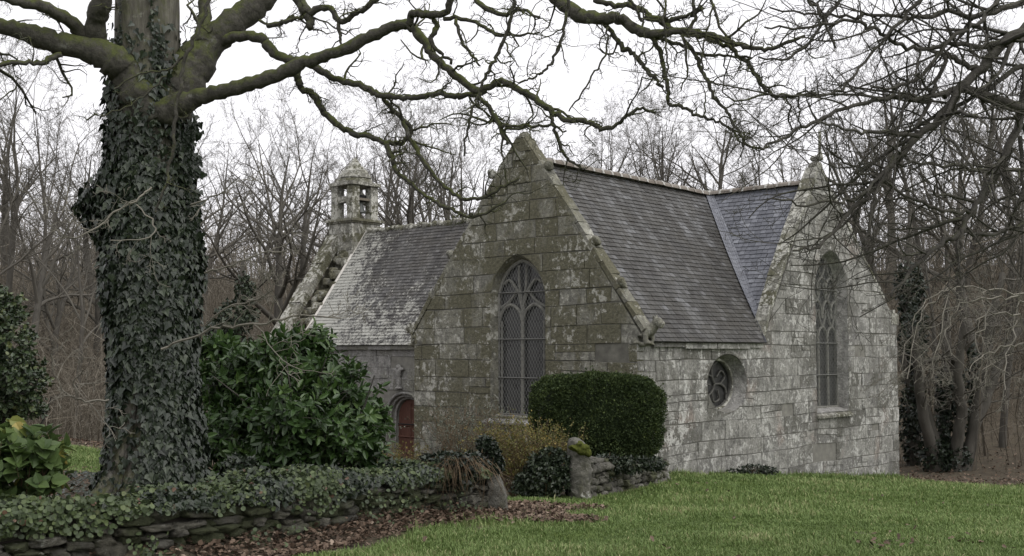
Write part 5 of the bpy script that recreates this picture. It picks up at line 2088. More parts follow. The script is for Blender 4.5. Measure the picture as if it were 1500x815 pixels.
# ------------------------------------------------------------------ ivy-clad trees
def leaf_cloud(mb, tpl, ells, N, rng, size, rnd_mu=0.45, up=0.3, inward=0.55):
    """leaves through the outer part of several ellipsoids"""
    vol = np.array([r[0] * r[1] * r[2] for c, r in ells]) ** 0.67
    cnt = (vol / vol.sum() * N).astype(int)
    for (c, r), n in zip(ells, cnt):
        d = rng.normal(0, 1, (n, 3))
        d /= np.linalg.norm(d, axis=1, keepdims=True)
        rad = 1 - inward * rng.random(n) ** 1.6
        lump = np.array([1 + 0.22 * mnoise.noise((v[0] * 2.4 + c[0], v[1] * 2.4 + c[1], v[2] * 2.4)) for v in d])
        pos = np.array(c) + d * np.array(r) * (rad * lump)[:, None]
        al = d * 0.7 + rng.normal(0, 0.6, (n, 3)) + np.array([0, 0, -0.1])
        nr = d + rng.normal(0, 0.5, (n, 3)) + np.array([0, 0, up])
        scatter(mb, tpl, pos, al, nr, rng.uniform(size[0], size[1], n), np.clip(rng.normal(rnd_mu, 0.25, n), 0, 1))


rng = np.random.default_rng(12)
# ivy-smothered stub left of the nave
p = px(352, 520, 36)
gz = hz(p.x, p.y)
it = empty('ivy_tree', (p.x, p.y, gz))
tag(it, 'dead trunk smothered in dark ivy standing in the gap between the oak and the nave', 'tree')
mb = MB()
T = Tubes()
T.add([Vector((0, 0, -0.3)), Vector((0.1, 0, 2)), Vector((-0.1, 0, 4)), Vector((0.05, 0, 6.3))], [0.25, 0.2, 0.15, 0.05])
T.into(mb, lambda r: 7)
mb.build('trunk', M['bark_far'], it, smooth=True)
mb = MB()
leaf_cloud(mb, IVY, [((0.4, 0, 1.4), (0.40, 0.4, 1.5)), ((0.2, 0, 3.0), (0.32, 0.35, 1.0)), ((-0.15, 0, 4.5), (0.65, 0.6, 0.55)), ((-0.55, 0, 4.1), (0.6, 0.5, 0.35)), ((0.1, 0, 5.3), (0.3, 0.35, 0.6))], 3000, rng, (0.08, 0.15), 0.8)
mb.build('ivy', M['ivy'], it)

# multi-stemmed ivied clump right of the chapel
p = px(1386, 700, 38)
gz = hz(p.x, p.y)
it = empty('ivy_tree', (p.x, p.y, gz))
tag(it, 'clump of splayed ivied trunks growing from one root at the lawn edge', 'tree')
TL, TT = Tubes(), Tubes()
Rm = random.Random(3)
P_M = dict(n=(9, 7, 5), jit=(0.15, 0.2, 0.25), up=(0.02, 0.03, 0.02), nc=(7, 5), f0=(0.2, 0.15), ang=((30, 60), (30, 60)), lr=(0.5, 0.5), rr=(0.55, 0.6), rmin=0.009, tip=0.25)
stems = [[(1372, 700, 12), (1362, 650, 9), (1352, 600, 8), (1344, 545, 7), (1340, 480, 5)], [(1376, 702, 12), (1366, 640, 9), (1350, 585, 7), (1332, 560, 6), (1322, 520, 4)],
         [(1388, 704, 13), (1384, 650, 9), (1380, 600, 8), (1386, 540, 7), (1382, 470, 5)], [(1396, 704, 12), (1402, 650, 9), (1408, 600, 8), (1404, 550, 7), (1412, 480, 5)],
         [(1410, 700, 11), (1422, 650, 9), (1430, 590, 9), (1440, 540, 8), (1452, 470, 6), (1470, 400, 4)], [(1405, 702, 10), (1424, 640, 8), (1448, 575, 7), (1470, 520, 6), (1500, 470, 5)],
         [(1380, 570, 4), (1398, 530, 4), (1380, 526, 4), (1350, 530, 4)]]
o0 = Vector((p.x, p.y, gz))
for i, c in enumerate(stems):
    pts, rad = trace(c, 38, 38 + (i % 3 - 1) * 1.2, 4, 0.02, Rm)
    pts = [q - o0 for q in pts]
    TL.add(pts, rad)
    spurs(TT, Rm, pts, rad, P_M, 0.5, (0.8, 2.4), 0.35, Vector((0, 0, 0.3)))
mb = MB()
TL.into(mb, lambda r: 8)
mb.build('trunk', M['bark_far'], it, smooth=True)
mb = MB()
TT.into(mb, lambda r: 4)
mb.build('branches', M['twig_far'], it)
mb = MB()
leaf_cloud(mb, IVY, [((-0.35, -0.1, 0.5), (0.55, 0.5, 0.65)), ((0.25, -0.1, 0.45), (0.5, 0.4, 0.6)), ((-0.95, 0, 3.0), (0.28, 0.3, 1.6)), ((-0.9, 0, 4.6), (0.4, 0.3, 1.0)), ((0.0, 0, 2.2), (0.28, 0.3, 1.4)), ((0.5, 0, 2.3), (0.28, 0.28, 1.3)), ((1.0, 0, 3.2), (0.2, 0.2, 1.0))], 3000, rng, (0.09, 0.16), 0.4)
mb.build('ivy', M['ivy'], it)

p = px(1338, 690, 40)
it = empty('ivy_tree', (p.x, p.y, hz(p.x, p.y)))
tag(it, 'upright trunk sheathed in dark ivy right behind the far corner of the east gable', 'tree')
T = Tubes()
T.add([Vector((0, 0, -0.3)), Vector((0.05, 0, 3)), Vector((-0.1, 0, 6)), Vector((0.1, 0, 9))], [0.25, 0.2, 0.16, 0.06])
mb = MB()
T.into(mb, lambda r: 7)
mb.build('trunk', M['bark_far'], it, smooth=True)
mb = MB()
leaf_cloud(mb, IVY, [((0, 0, 1.6), (0.42, 0.4, 1.9)), ((0, 0, 4.4), (0.42, 0.4, 1.6)), ((0, 0, 6.2), (0.5, 0.5, 0.9))], 2600, rng, (0.1, 0.17), 0.4)
mb.build('ivy', M['ivy'], it)

# pale bare shrub in front of the bank on the right
p = px(1490, 640, 30)
o0 = Vector((p.x + 1.2, p.y, hz(p.x + 1.2, p.y)))
ps = empty('bare_shrub', o0)
tag(ps, 'pale leafless shrub with drooping silvery twigs at the right edge beyond the lawn', 'shrub')
T = Tubes()
Rp = random.Random(9)
P_P = dict(n=(9, 7, 5), jit=(0.14, 0.2, 0.25), up=(-0.03, -0.05, -0.02), nc=(6, 4), f0=(0.3, 0.2), ang=((25, 60), (30, 60)), lr=(0.45, 0.5), rr=(0.6, 0.65), rmin=0.0045, tip=0.35)
for c in ([(1560, 690, 5), (1548, 600, 4), (1520, 520, 3.4), (1490, 466, 2.6), (1455, 458, 2.2), (1430, 470, 1.6)], [(1548, 600, 4), (1530, 480, 3), (1500, 440, 2.6), (1460, 436, 2.2), (1415, 445, 1.8), (1390, 470, 1.5), (1385, 520, 1.2)],
          [(1530, 520, 3), (1500, 505, 2.6), (1470, 510, 2), (1440, 520, 1.6), (1420, 545, 1.2)], [(1500, 430, 2.6), (1440, 420, 2), (1390, 425, 1.8), (1350, 450, 1.5), (1330, 500, 1.3), (1322, 545, 1.0)],
          [(1400, 424, 2), (1360, 445, 1.6), (1345, 480, 1.4), (1330, 560, 1.2)], [(1390, 430, 1.8), (1375, 500, 1.5), (1362, 560, 1.2)], [(1490, 470, 2), (1475, 520, 1.8), (1470, 575, 1.4)], [(1450, 450, 2), (1430, 500, 1.8), (1450, 530, 1.4), (1480, 550, 1)]):
    pts, rad = trace([(a_, b_, c_ * 0.55) for a_, b_, c_ in c], 30.5, 29.0, 4, 0.05, Rp)
    pts = [q - o0 for q in pts]
    T.add(pts, rad)
    spurs(T, Rp, pts, rad, P_P, 0.50, (0.4, 1.3), 0.15, Vector((0, 0, -0.5)))
mb = MB()
T.into(mb, lambda r: 4)
mb.build('stem', M['twig_pale'], ps)

# ------------------------------------------------------------------ far undergrowth, one mass nobody could count
rg = np.random.default_rng(5)
def thick_tubes(mb, X, Y, Z, H, r0, lean, nb):
    n = len(X)
    k = 6
    f = np.linspace(0, 1, k)
    dirx = rg.normal(0, lean, n)
    diry = rg.normal(0, lean, n)
    Pn = np.stack([X[:, None] + dirx[:, None] * H[:, None] * f + rg.normal(0, 0.06, (n, k)) * H[:, None] * f,
                   Y[:, None] + diry[:, None] * H[:, None] * f,
                   Z[:, None] + H[:, None] * f], 2)
    rad = r0[:, None] * (1 - 0.88 * f)[None, :]
    add_poly(mb, Pn, rad)
    for b in range(nb):
        i = rg.integers(1, k - 1, n)
        st = Pn[np.arange(n), i]
        L = H * rg.uniform(0.15, 0.42, n)
        a = rg.uniform(0, 2 * math.pi, n)
        el = rg.uniform(0.1, 1.1, n)
        d = np.stack([np.cos(a) * np.cos(el), np.sin(a) * np.cos(el), np.sin(el)], 1)
        g = np.linspace(0, 1, 4)
        Q = st[:, None, :] + d[:, None, :] * (L[:, None] * g)[:, :, None] + rg.normal(0, 0.05, (n, 4, 3)) * L[:, None, None] * g[None, :, None]
        add_poly(mb, Q, (r0 * 0.55)[:, None] * (1 - 0.6 * g)[None, :])


def add_poly(mb, Pn, R_):
    m, n, _ = Pn.shape
    T_ = np.gradient(Pn, axis=1)
    T_ /= np.linalg.norm(T_, axis=2, keepdims=True) + 1e-9
    ref = np.array([0.31, 0.95, 0.05])
    N1 = np.cross(T_, ref)
    N1 /= np.linalg.norm(N1, axis=2, keepdims=True) + 1e-9
    N2 = np.cross(T_, N1)
    ang = np.arange(3) * 2 * math.pi / 3
    V = Pn[:, :, None, :] + R_[:, :, None, None] * (np.cos(ang)[None, None, :, None] * N1[:, :, None, :] + np.sin(ang)[None, None, :, None] * N2[:, :, None, :])
    ids = np.arange(m * n * 3).reshape(m, n, 3)
    a, b = ids[:, :-1], ids[:, 1:]
    mb.add(V.reshape(-1, 3), np.stack([a, np.roll(a, -1, 2), np.roll(b, -1, 2), b], -1).reshape(-1, 4), np.repeat(rg.random(m), n * 3))


def wood_points(n):
    """scattered over the wood floor around and behind the chapel"""
    x = rg.uniform(-48, 52, n * 3)
    y = rg.uniform(30, 92, n * 3)
    lx = (x - C0.x) * math.cos(TH) - (y - C0.y) * math.sin(TH)
    ly = (x - C0.x) * math.sin(TH) + (y - C0.y) * math.cos(TH)
    ok = ~((lx > -24) & (lx < 4.0) & (ly < 18))                      # churchyard and chapel
    ok &= y > 33.5 - 0.27 * (x - 9) + 1.5                              # lawn
    ok &= ~((x > -24) & (x < -3) & (y < 38) & (ly < 22) & (x > -13))
    ok &= ~((np.abs(x + 9) < 4.5) & (y < 31))
    ok &= np.abs(x) < 0.52 * y + 6
    return x[ok][:n], y[ok][:n]


mb = MB()
X, Y = wood_points(9000)
Z = height(X, Y) - 0.1
H = rg.uniform(1.2, 4.2, len(X)) * (0.75 + 0.35 * sstep(45, 70, Y))
thick_tubes(mb, X, Y, Z, H, rg.uniform(0.009, 0.022, len(X)), 0.16, 5)
X, Y = wood_points(170)
thick_tubes(mb, X, Y, height(X, Y) - 0.1, rg.uniform(5, 10, len(X)), rg.uniform(0.02, 0.06, len(X)), 0.08, 9)
X, Y = rg.uniform(-32, -9, 5200), rg.uniform(31, 62, 5200)
k_ = (np.abs(X) < 0.52 * Y + 4) & (X < -0.16 * Y)
X, Y = X[k_], Y[k_]
thick_tubes(mb, X, Y, height(X, Y) - 0.1, rg.uniform(0.8, 3.6, len(X)), rg.uniform(0.008, 0.02, len(X)), 0.2, 6)
X, Y = rg.uniform(22, 40, 2600), rg.uniform(36, 62, 2600)
thick_tubes(mb, X, Y, height(X, Y) - 0.1, rg.uniform(0.8, 3.2, len(X)), rg.uniform(0.008, 0.02, len(X)), 0.2, 6)
X, Y = rg.uniform(-75, 85, 4200), rg.uniform(78, 135, 4200)
thick_tubes(mb, X, Y, height(X, Y) - 0.2, rg.uniform(2.5, 8.5, len(X)), rg.uniform(0.02, 0.05, len(X)), 0.12, 7)
tag(mb.build('undergrowth', M['thicket']), 'tangled brown leafless brush covering the banks behind the chapel', 'undergrowth', kind='stuff')


# ================================================================== WALLS, STONES, BUSHES
def along_path(path, s):
    acc = 0.0
    for (x0, y0), (x1, y1) in zip(path[:-1], path[1:]):
        L = math.hypot(x1 - x0, y1 - y0)
        if s <= acc + L or (x1, y1) == path[-1]:
            t = min((s - acc) / L, 1.0)
            return x0 + (x1 - x0) * t, y0 + (y1 - y0) * t, math.atan2(y1 - y0, x1 - x0)
        acc += L


def path_len(path):
    return sum(math.hypot(b[0] - a[0], b[1] - a[1]) for a, b in zip(path[:-1], path[1:]))


def fdep(x, y, off=0.4):
    """lawn level just in front of the wall"""
    return float(rbf_eval(RF, np.array([x]), np.array([y]))[0])


def rubble(path, top_fn, thick, R, hr, wr, mat, name):
    mb = MB()
    L = path_len(path)
    s = 0.0
    # core
    core = MB()
    n = max(8, int(L / 0.5))
    row = []
    for i in range(n + 1):
        x, y, a = along_path(path, L * i / n)
        nx_, ny_ = -math.sin(a), math.cos(a)
        zb, zt = fdep(x, y) - 0.3, top_fn(L * i / n) - 0.07
        row.append([(x + nx_ * 0.10, y + ny_ * 0.10, zb), (x + nx_ * 0.10, y + ny_ * 0.10, zt), (x + nx_ * (thick - 0.05), y + ny_ * (thick - 0.05), zt), (x + nx_ * (thick - 0.05), y + ny_ * (thick - 0.05), zb)])
    V = [p for r in row for p in r]
    q = [(i * 4 + j, i * 4 + (j + 1) % 4, (i + 1) * 4 + (j + 1) % 4, (i + 1) * 4 + j) for i in range(n) for j in range(4)]
    core.add(V, np.array(q), 0.0)
    zoff = -0.1
    level = 0
    maxh = max(top_fn(L * i / 20) - fdep(*along_path(path, L * i / 20)[:2]) for i in range(21))
    while zoff < maxh + 0.05:
        h = R.uniform(*hr)
        s = -R.uniform(0, 0.3)
        while s < L:
            w = R.uniform(*wr) * (1.3 if R.random() < 0.2 else 1)
            sm = min(max(s + w / 2, 0), L)
            x, y, a = along_path(path, sm)
            base = fdep(x, y)
            zt = top_fn(sm)
            hh = h * R.uniform(0.8, 1.25)
            z = base + zoff + hh / 2
            if z + hh * 0.25 < zt and s + w * 0.6 < L:
                nx_, ny_ = -math.sin(a), math.cos(a)
                d = R.uniform(0.10, 0.19)
                rock(mb, (x + nx_ * d, y + ny_ * d, z + R.uniform(-0.02, 0.02)), (w * 1.04, R.uniform(0.26, 0.4), hh * 1.05), R, a + R.uniform(-0.12, 0.12), ICO3, 0.6, 0.15, 1.9, None, R.uniform(-0.10, 0.10))
            s += w
        zoff += h * 0.93
        level += 1
    o = empty(name, (0, 0, 0))
    st = mb.build('stonework', mat, o, smooth=True)
    core.build('wall_core', M['interior_earth'], o)
    return o


M['interior_earth'] = simple('earth_fill', (0.03, 0.025, 0.02), var=0.4, scale=6)
Rs = random.Random(14)
# photo line of the wall top, turned into heights along the wall
top_px = [(-200, 775), (-60, 765), (0, 762), (100, 752), (200, 745), (300, 735), (400, 722), (470, 714), (540, 705), (620, 694), (680, 690), (735, 692)]
Lw = path_len(WALL)


def proj_px(x, y, z):
    d = Vector((x, y, z)) - EYE
    c, s = math.cos(PITCH), math.sin(PITCH)
    f = d.y * c + d.z * s
    u = -d.y * s + d.z * c
    return 750 + F * d.x / f, 407.5 - F * u / f


tops = []
for i in range(61):
    s = Lw * i / 60
    x, y, a = along_path(WALL, s)
    X_ = proj_px(x, y, 1.0)[0]
    Yt = float(np.interp(X_, [p[0] for p in top_px], [p[1] for p in top_px]))
    tops.append(px(X_, Yt, y).z)
top_wall = lambda s: float(np.interp(s, np.linspace(0, Lw, 61), tops))
w1 = rubble(WALL, top_wall, 0.55, Rs, (0.07, 0.15), (0.12, 0.36), M['stone_rubble'], 'stone_wall')
tag(w1, 'low dark dry-stone wall overgrown with creepers in the left foreground', 'wall')

WALL2 = [(1.28, 19.15), (2.0, 20.45), (2.6, 21.5), (3.12, 22.45)]
t2 = [px(868, 668, 19.2).z, px(905, 672, 20.4).z, px(940, 676, 21.4).z, px(978, 668, 22.4).z]
L2 = path_len(WALL2)
w2 = rubble(WALL2, lambda s: float(np.interp(s, np.linspace(0, L2, 4), t2)), 0.5, Rs, (0.10, 0.17), (0.13, 0.28), M['stone_rubble_pale'], 'stone_wall')
tag(w2, 'short rubble wall of small pale stones under the clipped hedge', 'wall')


# ---- the two standing stones of the gateway
def standing(name, c, outline, D, depth, R, label, mat, moss=None):
    """outline: (y, x_left, x_right) rows in the photo at distance D"""
    rows = smooth_path(outline, 4)
    k = 20
    V = []
    o0 = Vector(c)
    for i, (y, xl, xr) in enumerate(rows):
        a, b = px(xl, y, D), px(xr, y, D)
        w = (b.x - a.x) / 2
        m = (a.x + b.x) / 2
        f = min(1.0, (len(rows) - 1 - i) / 3 + 0.35)
        for j in range(k):
            t = 2 * math.pi * j / k
            cx, sy = math.cos(t), math.sin(t)
            cx = math.copysign(abs(cx) ** 0.7, cx)
            sy = math.copysign(abs(sy) ** 0.7, sy)
            nn = 1 + 0.13 * mnoise.fractal((cx * 1.5 + o0.x, sy * 1.5, a.z * 2.5), 1.0, 2.0, 3)
            V.append((m + w * cx * nn - o0.x, sy * depth / 2 * nn * f ** 0.5, a.z - o0.z + 0.02 * mnoise.noise((cx * 3, sy * 3, a.z * 3 + 5))))
    n = len(rows)
    q = [(i * k + j, i * k + (j + 1) % k, (i + 1) * k + (j + 1) % k, (i + 1) * k + j) for i in range(n - 1) for j in range(k)]
    mb = MB()
    mb.add(V, [np.array(q), np.array([list(range((n - 1) * k, n * k))])], 0.6)
    o = empty(name, o0)
    tag(o, label, 'standing stone')
    me = mb.mesh('stone', True)
    ob = tmp_obj(me)
    me = baked(ob, [('SUBSURF', dict(levels=2, render_levels=2))], 'stone')
    nv = len(me.vertices)
    co = np.empty(nv * 3)
    me.vertices.foreach_get('co', co)
    co = co.reshape(-1, 3)
    d = np.array([(mnoise.noise_vector(Vector(v) * 5 + o0) * 1.5 + mnoise.noise_vector(Vector(v) * 14 + o0) * 0.8)[:] for v in co])
    me.vertices.foreach_set('co', (co + d * 0.018).ravel())
    me.polygons.foreach_set('use_smooth', np.ones(len(me.polygons), dtype=bool))
    link('stone', me, mat, o)
    return o


c1 = px(733, 757, 16.1)
st1 = standing('standing_stone', c1, [(775, 702, 746), (752, 704, 745), (730, 706, 743), (710, 710, 738), (694, 712, 732), (676, 711, 726), (658, 711, 722), (648, 713, 719)], 16.1, 0.36, random.Random(1),
               'leaning grey standing stone with an ivy cap at the end of the creeper-covered wall', M['stone_pillar'])
c2 = px(848, 728, 19.0)
st2 = standing('standing_stone', c2, [(740, 833, 866), (724, 833, 866), (700, 832, 865), (676, 831, 865), (662, 831, 864), (652, 832, 858), (645, 835, 848), (642, 838, 844)], 19.0, 0.34, random.Random(2),
               'upright grey standing stone with a bright moss cap in front of the clipped hedge', M['stone_pillar'])
# moss cap
def moss_mat():
    k = K('cushion_moss', 0.95, 0.1)
    n = k.noise(30, 5, 0.7)
    k.bump(n, 0.8, 0.02)
    return k.col(k.ramp(n, [(0.3, (0.03, 0.036, 0.010)), (0.6, (0.075, 0.085, 0.018)), (0.8, (0.12, 0.125, 0.035))]))


M['moss'] = moss_mat()
bl = []
for (x, y, rx, rz) in ((838, 655, 5, 3), (846, 658, 8, 5), (856, 656, 7, 5), (852, 662, 8, 5), (861, 664, 5, 5), (848, 650, 5, 4)):
    q = px(x, y, 18.86) - c2
    bl.append(((q.x, q.y, q.z), (rx * 19 / F, 0.10, rz * 19 / F)))
blob('moss_cap', bl, 0.018, M['moss'], st2, 0.03)


# ---- bushes
def stems_from(T, R, n, base, spread, h, r):
    for i in range(n):
        p = Vector(base) + Vector((R.uniform(-1, 1) * spread * 0.3, R.uniform(-1, 1) * spread * 0.2, -0.15))
        q = Vector(base) + Vector((R.uniform(-1, 1) * spread, R.uniform(-1, 1) * spread * 0.6, h * R.uniform(0.5, 1)))
        m = p.lerp(q, 0.5) + rvec(R) * 0.08 + Vector((0, 0, 0.1))
        T.add([p, p.lerp(m, 0.5) + rvec(R) * 0.03, m, m.lerp(q, 0.5) + rvec(R) * 0.03, q], [r, r * 0.85, r * 0.7, r * 0.5, r * 0.3])


def in_ells(rng, ells, N, shell):
    vol = np.array([r[0] * r[1] * r[2] for c, r in ells]) ** 0.67
    cnt = np.maximum(1, (vol / vol.sum() * N)).astype(int)
    P_, D_ = [], []
    for (c, r), n in zip(ells, cnt):
        d = rng.normal(0, 1, (n, 3))
        d /= np.linalg.norm(d, axis=1, keepdims=True)
        rad = 1 - shell * rng.random(n) ** 1.4
        P_.append(np.array(c) + d * np.array(r) * rad[:, None])
        D_.append(d)
    return np.concatenate(P_), np.concatenate(D_)


def whorls(mb, tpl, P_, D_, rng, per, size, shoot, mu, open_=(0.5, 1.1), up=0.35, wid=1.0, T=None, r=0.004):
    """shoots with leaves set round them"""
    n = len(P_)
    D_ = D_ + rng.normal(0, 0.35, (n, 3)) + np.array([0, 0, up])
    D_ /= np.linalg.norm(D_, axis=1, keepdims=True)
    ref = rng.normal(0, 1, (n, 3))
    A = np.cross(D_, ref)
    A /= np.linalg.norm(A, axis=1, keepdims=True)
    B = np.cross(D_, A)
    tint = np.clip(rng.normal(mu, 0.2, n), 0, 1)
    for k in range(per):
        f = (k + rng.random(n) * 0.6) / per
        t = k * 2.399 + rng.uniform(-0.3, 0.3, n)
        o = rng.uniform(open_[0], open_[1], n) * (1.15 - 0.6 * f)
        sd_ = A * np.cos(t)[:, None] + B * np.sin(t)[:, None]
        al = D_ * np.cos(o)[:, None] + sd_ * np.sin(o)[:, None]
        nr = D_ * np.sin(o)[:, None] - sd_ * np.cos(o)[:, None] + np.array([0, 0, 0.25])
        pos = P_ + D_ * (f * shoot - shoot)[:, None]
        scatter(mb, tpl, pos, al, nr, rng.uniform(size[0], size[1], n), np.clip(tint + rng.normal(0, 0.15, n) + 0.15 * (f - 0.4), 0, 1), wid)
    if T is not None:
        for i in range(n):
            T.add([Vector(P_[i] - D_[i] * shoot * 1.6), Vector(P_[i])], [r, r * 0.6])


rb = np.random.default_rng(31)


def E_px(x, y, D, rx, rz, ry, org):
    q = px(x, y, D) - org
    return ((q.x, q.y, q.z), (rx * D / F, ry, rz * D / F))


# laurel
lc = px(435, 706, 15.9)
lc.z = hz(lc.x, lc.y)
lau = empty('laurel_bush', lc)
tag(lau, 'large glossy dark green laurel bush spreading between the oak trunk and the door', 'bush')
ells = [E_px(x, y, D, rx, rz, ry, lc) for x, y, D, rx, rz, ry in (
    (345, 560, 16.2, 58, 55, .7), (345, 640, 15.8, 60, 55, .7), (420, 540, 16.2, 65, 55, .8), (430, 620, 15.5, 70, 65, .9), (490, 575, 16.0, 50, 48, .7), (500, 640, 15.6, 60, 48, .8), (545, 615, 16.2, 28, 30, .5),
    (390, 670, 15.4, 80, 30, .7), (455, 505, 16.4, 34, 26, .4), (320, 510, 16.6, 38, 22, .4), (530, 660, 15.8, 38, 22, .5))]
P_, D_ = in_ells(rb, ells, 2300, 0.6)
P_ = P_ + D_ * (np.abs(rb.normal(0, 0.10, (len(P_), 1))) * (rb.random((len(P_), 1)) < 0.35))
mb = MB()
T = Tubes()
whorls(mb, LAUREL, P_, D_, rb, 8, (0.09, 0.175), 0.22, 0.42, (0.6, 1.5), 0.25, 1.2, T, 0.0045)
mb.build('foliage', M['laurel'], lau)
stems_from(T, random.Random(4), 22, (0, 0, 0), 1.2, 1.8, 0.025)
mb = MB()
T.into(mb, lambda r: 4)
mb.build('stems', M['bark_right'], lau)

# clipped box hedge
hx0, hx1 = px(778, 600, 21.4), px(974, 600, 22.0)
hc_ = (hx0 + hx1) / 2
ztop, zbot = px(870, 551, 21.2).z, px(870, 684, 21.2).z
gz = hz(hc_.x, hc_.y + 0.5)
hed = empty('box_hedge', (hc_.x, hc_.y + 0.55, zbot))
hed.rotation_euler = (0, 0, 0.22)
tag(hed, 'clipped dark green box hedge with a rounded top standing against the chapel corner', 'hedge')
hw_, hd_, hh_ = (hx1.x - hx0.x) / 2 * 0.985, 0.62, (ztop - zbot)
N = 52000
fc = rb.choice(6, N, p=[0.13, 0.13, 0.24, 0.20, 0.22, 0.08])
d = rb.uniform(-1, 1, (N, 3))
ax_ = fc // 2
d[np.arange(N), ax_] = np.where(fc % 2 == 0, -1.0, 1.0) * np.where(fc == 4, -1, 1) * np.where(fc == 5, -1, 1)
sq = d / ((np.abs(d) ** 3.4).sum(1) ** (1 / 3.4))[:, None]
lump = np.array([mnoise.fractal((v[0] * 2.6, v[1] * 2.6, v[2] * 2.6 + 4), 1.0, 2.0, 3) for v in sq])
pos = sq * np.array([hw_, hd_, hh_ / 2]) * (1.02 + 0.085 * lump - 0.10 * rb.random(N) ** 1.5)[:, None] + np.array([0, 0, hh_ / 2])
al = sq + rb.normal(0, 0.55, (N, 3)) + np.array([0, 0, 0.3])
mb = MB()
scatter(mb, OVAL, pos, al, sq + rb.normal(0, 0.6, (N, 3)), rb.uniform(0.025, 0.048, N), np.clip(rb.normal(0.45, 0.22, N) + 0.25 * lump, 0, 1), 1.5)
V, Fc = ICO3
W = V / ((np.abs(V) ** 3.4).sum(1) ** (1 / 3.4))[:, None]
mb.add(W * np.array([hw_, hd_, hh_ / 2]) * 0.84 + np.array([0, 0, hh_ / 2]), Fc, 0.0)
ns = 420
ii = rb.integers(0, N, ns)
for a_ in range(7):
    pp = pos[ii] + (sq[ii] * np.array([1, 1, 1.2]) + rb.normal(0, 0.15, (ns, 3))) * (0.02 + 0.018 * a_) * rb.random((ns, 1))
    scatter(mb, OVAL, pp, sq[ii] + rb.normal(0, 0.6, (ns, 3)), rb.normal(0, 1, (ns, 3)) + np.array([0, 0, 0.5]), rb.uniform(0.025, 0.045, ns), np.clip(rb.normal(0.5, 0.2, ns), 0, 1), 1.4)
mb.build('foliage', M['box'], hed)
T = Tubes()
stems_from(T, random.Random(6), 9, (0, 0, -0.25), 0.9, 0.6, 0.04)
mb = MB()
T.into(mb, lambda r: 6)
mb.build('stems', M['bark_right'], hed)

# hydrangea at the left edge
c = px(38, 775, 10.9)
c.z = hz(c.x, c.y)
hyd = empty('hydrangea_bush', c)
tag(hyd, 'broad-leaved green and yellowing hydrangea bush at the left edge behind the wall', 'bush')
ells = [E_px(x, y, D, rx, rz, ry, c) for x, y, D, rx, rz, ry in ((20, 690, 10.7, 62, 60, .4), (60, 665, 10.8, 34, 40, .3), (10, 645, 10.9, 40, 30, .3), (70, 700, 10.7, 22, 36, .25), (-40, 690, 10.8, 60, 60, .4))]
P_, D_ = in_ells(rb, ells, 190, 0.6)
mb = MB()
T = Tubes()
whorls(mb, HYD, P_, D_, rb, 6, (0.10, 0.165), 0.10, 0.52, (0.7, 1.35), 0.75, 1.2, T, 0.004)
q = px(23, 619, 10.85) - c
scatter(mb, HYD, np.array([[q.x, q.y, q.z], [q.x - 0.06, q.y, q.z + 0.02]]), np.array([[0.25, -0.2, -0.3], [0.9, 0, -0.1]]), np.array([[0, -1, 0.5], [0, -1, 0.3]]), 0.15, np.array([1.0, 0.96]), 1.0)
mb.build('foliage', M['hydrangea'], hyd)
stems_from(T, random.Random(7), 26, (0, 0, 0), 0.5, 0.75, 0.008)
mb = MB()
T.into(mb, lambda r: 4)
mb.build('stems', M['dry_stem'], hyd)

# evergreen at the left edge
c = px(5, 640, 17.5)
c.z = hz(c.x, c.y)
ev = empty('evergreen_bush', c)
tag(ev, 'tall small-leaved evergreen bush at the left edge above the hydrangea', 'bush')
ells = [E_px(x, y, D, rx, rz, ry, c) for x, y, D, rx, rz, ry in ((-10, 500, 17.5, 62, 70, .8), (20, 560, 17.3, 50, 52, .7), (-30, 590, 17.4, 70, 50, .8), (0, 450, 17.6, 36, 34, .5), (48, 600, 17.2, 22, 14, .3))]
P_, D_ = in_ells(rb, ells, 1500, 0.55)
mb = MB()
T = Tubes()
whorls(mb, OVAL, P_, D_, rb, 6, (0.055, 0.09), 0.12, 0.45, (0.6, 1.2), 0.3, 1.3, T, 0.003)
mb.build('foliage', M['holly'], ev)
stems_from(T, random.Random(8), 10, (0, 0, 0), 0.7, 2.0, 0.03)
mb = MB()
T.into(mb, lambda r: 4)
mb.build('stems', M['bark_right'], ev)

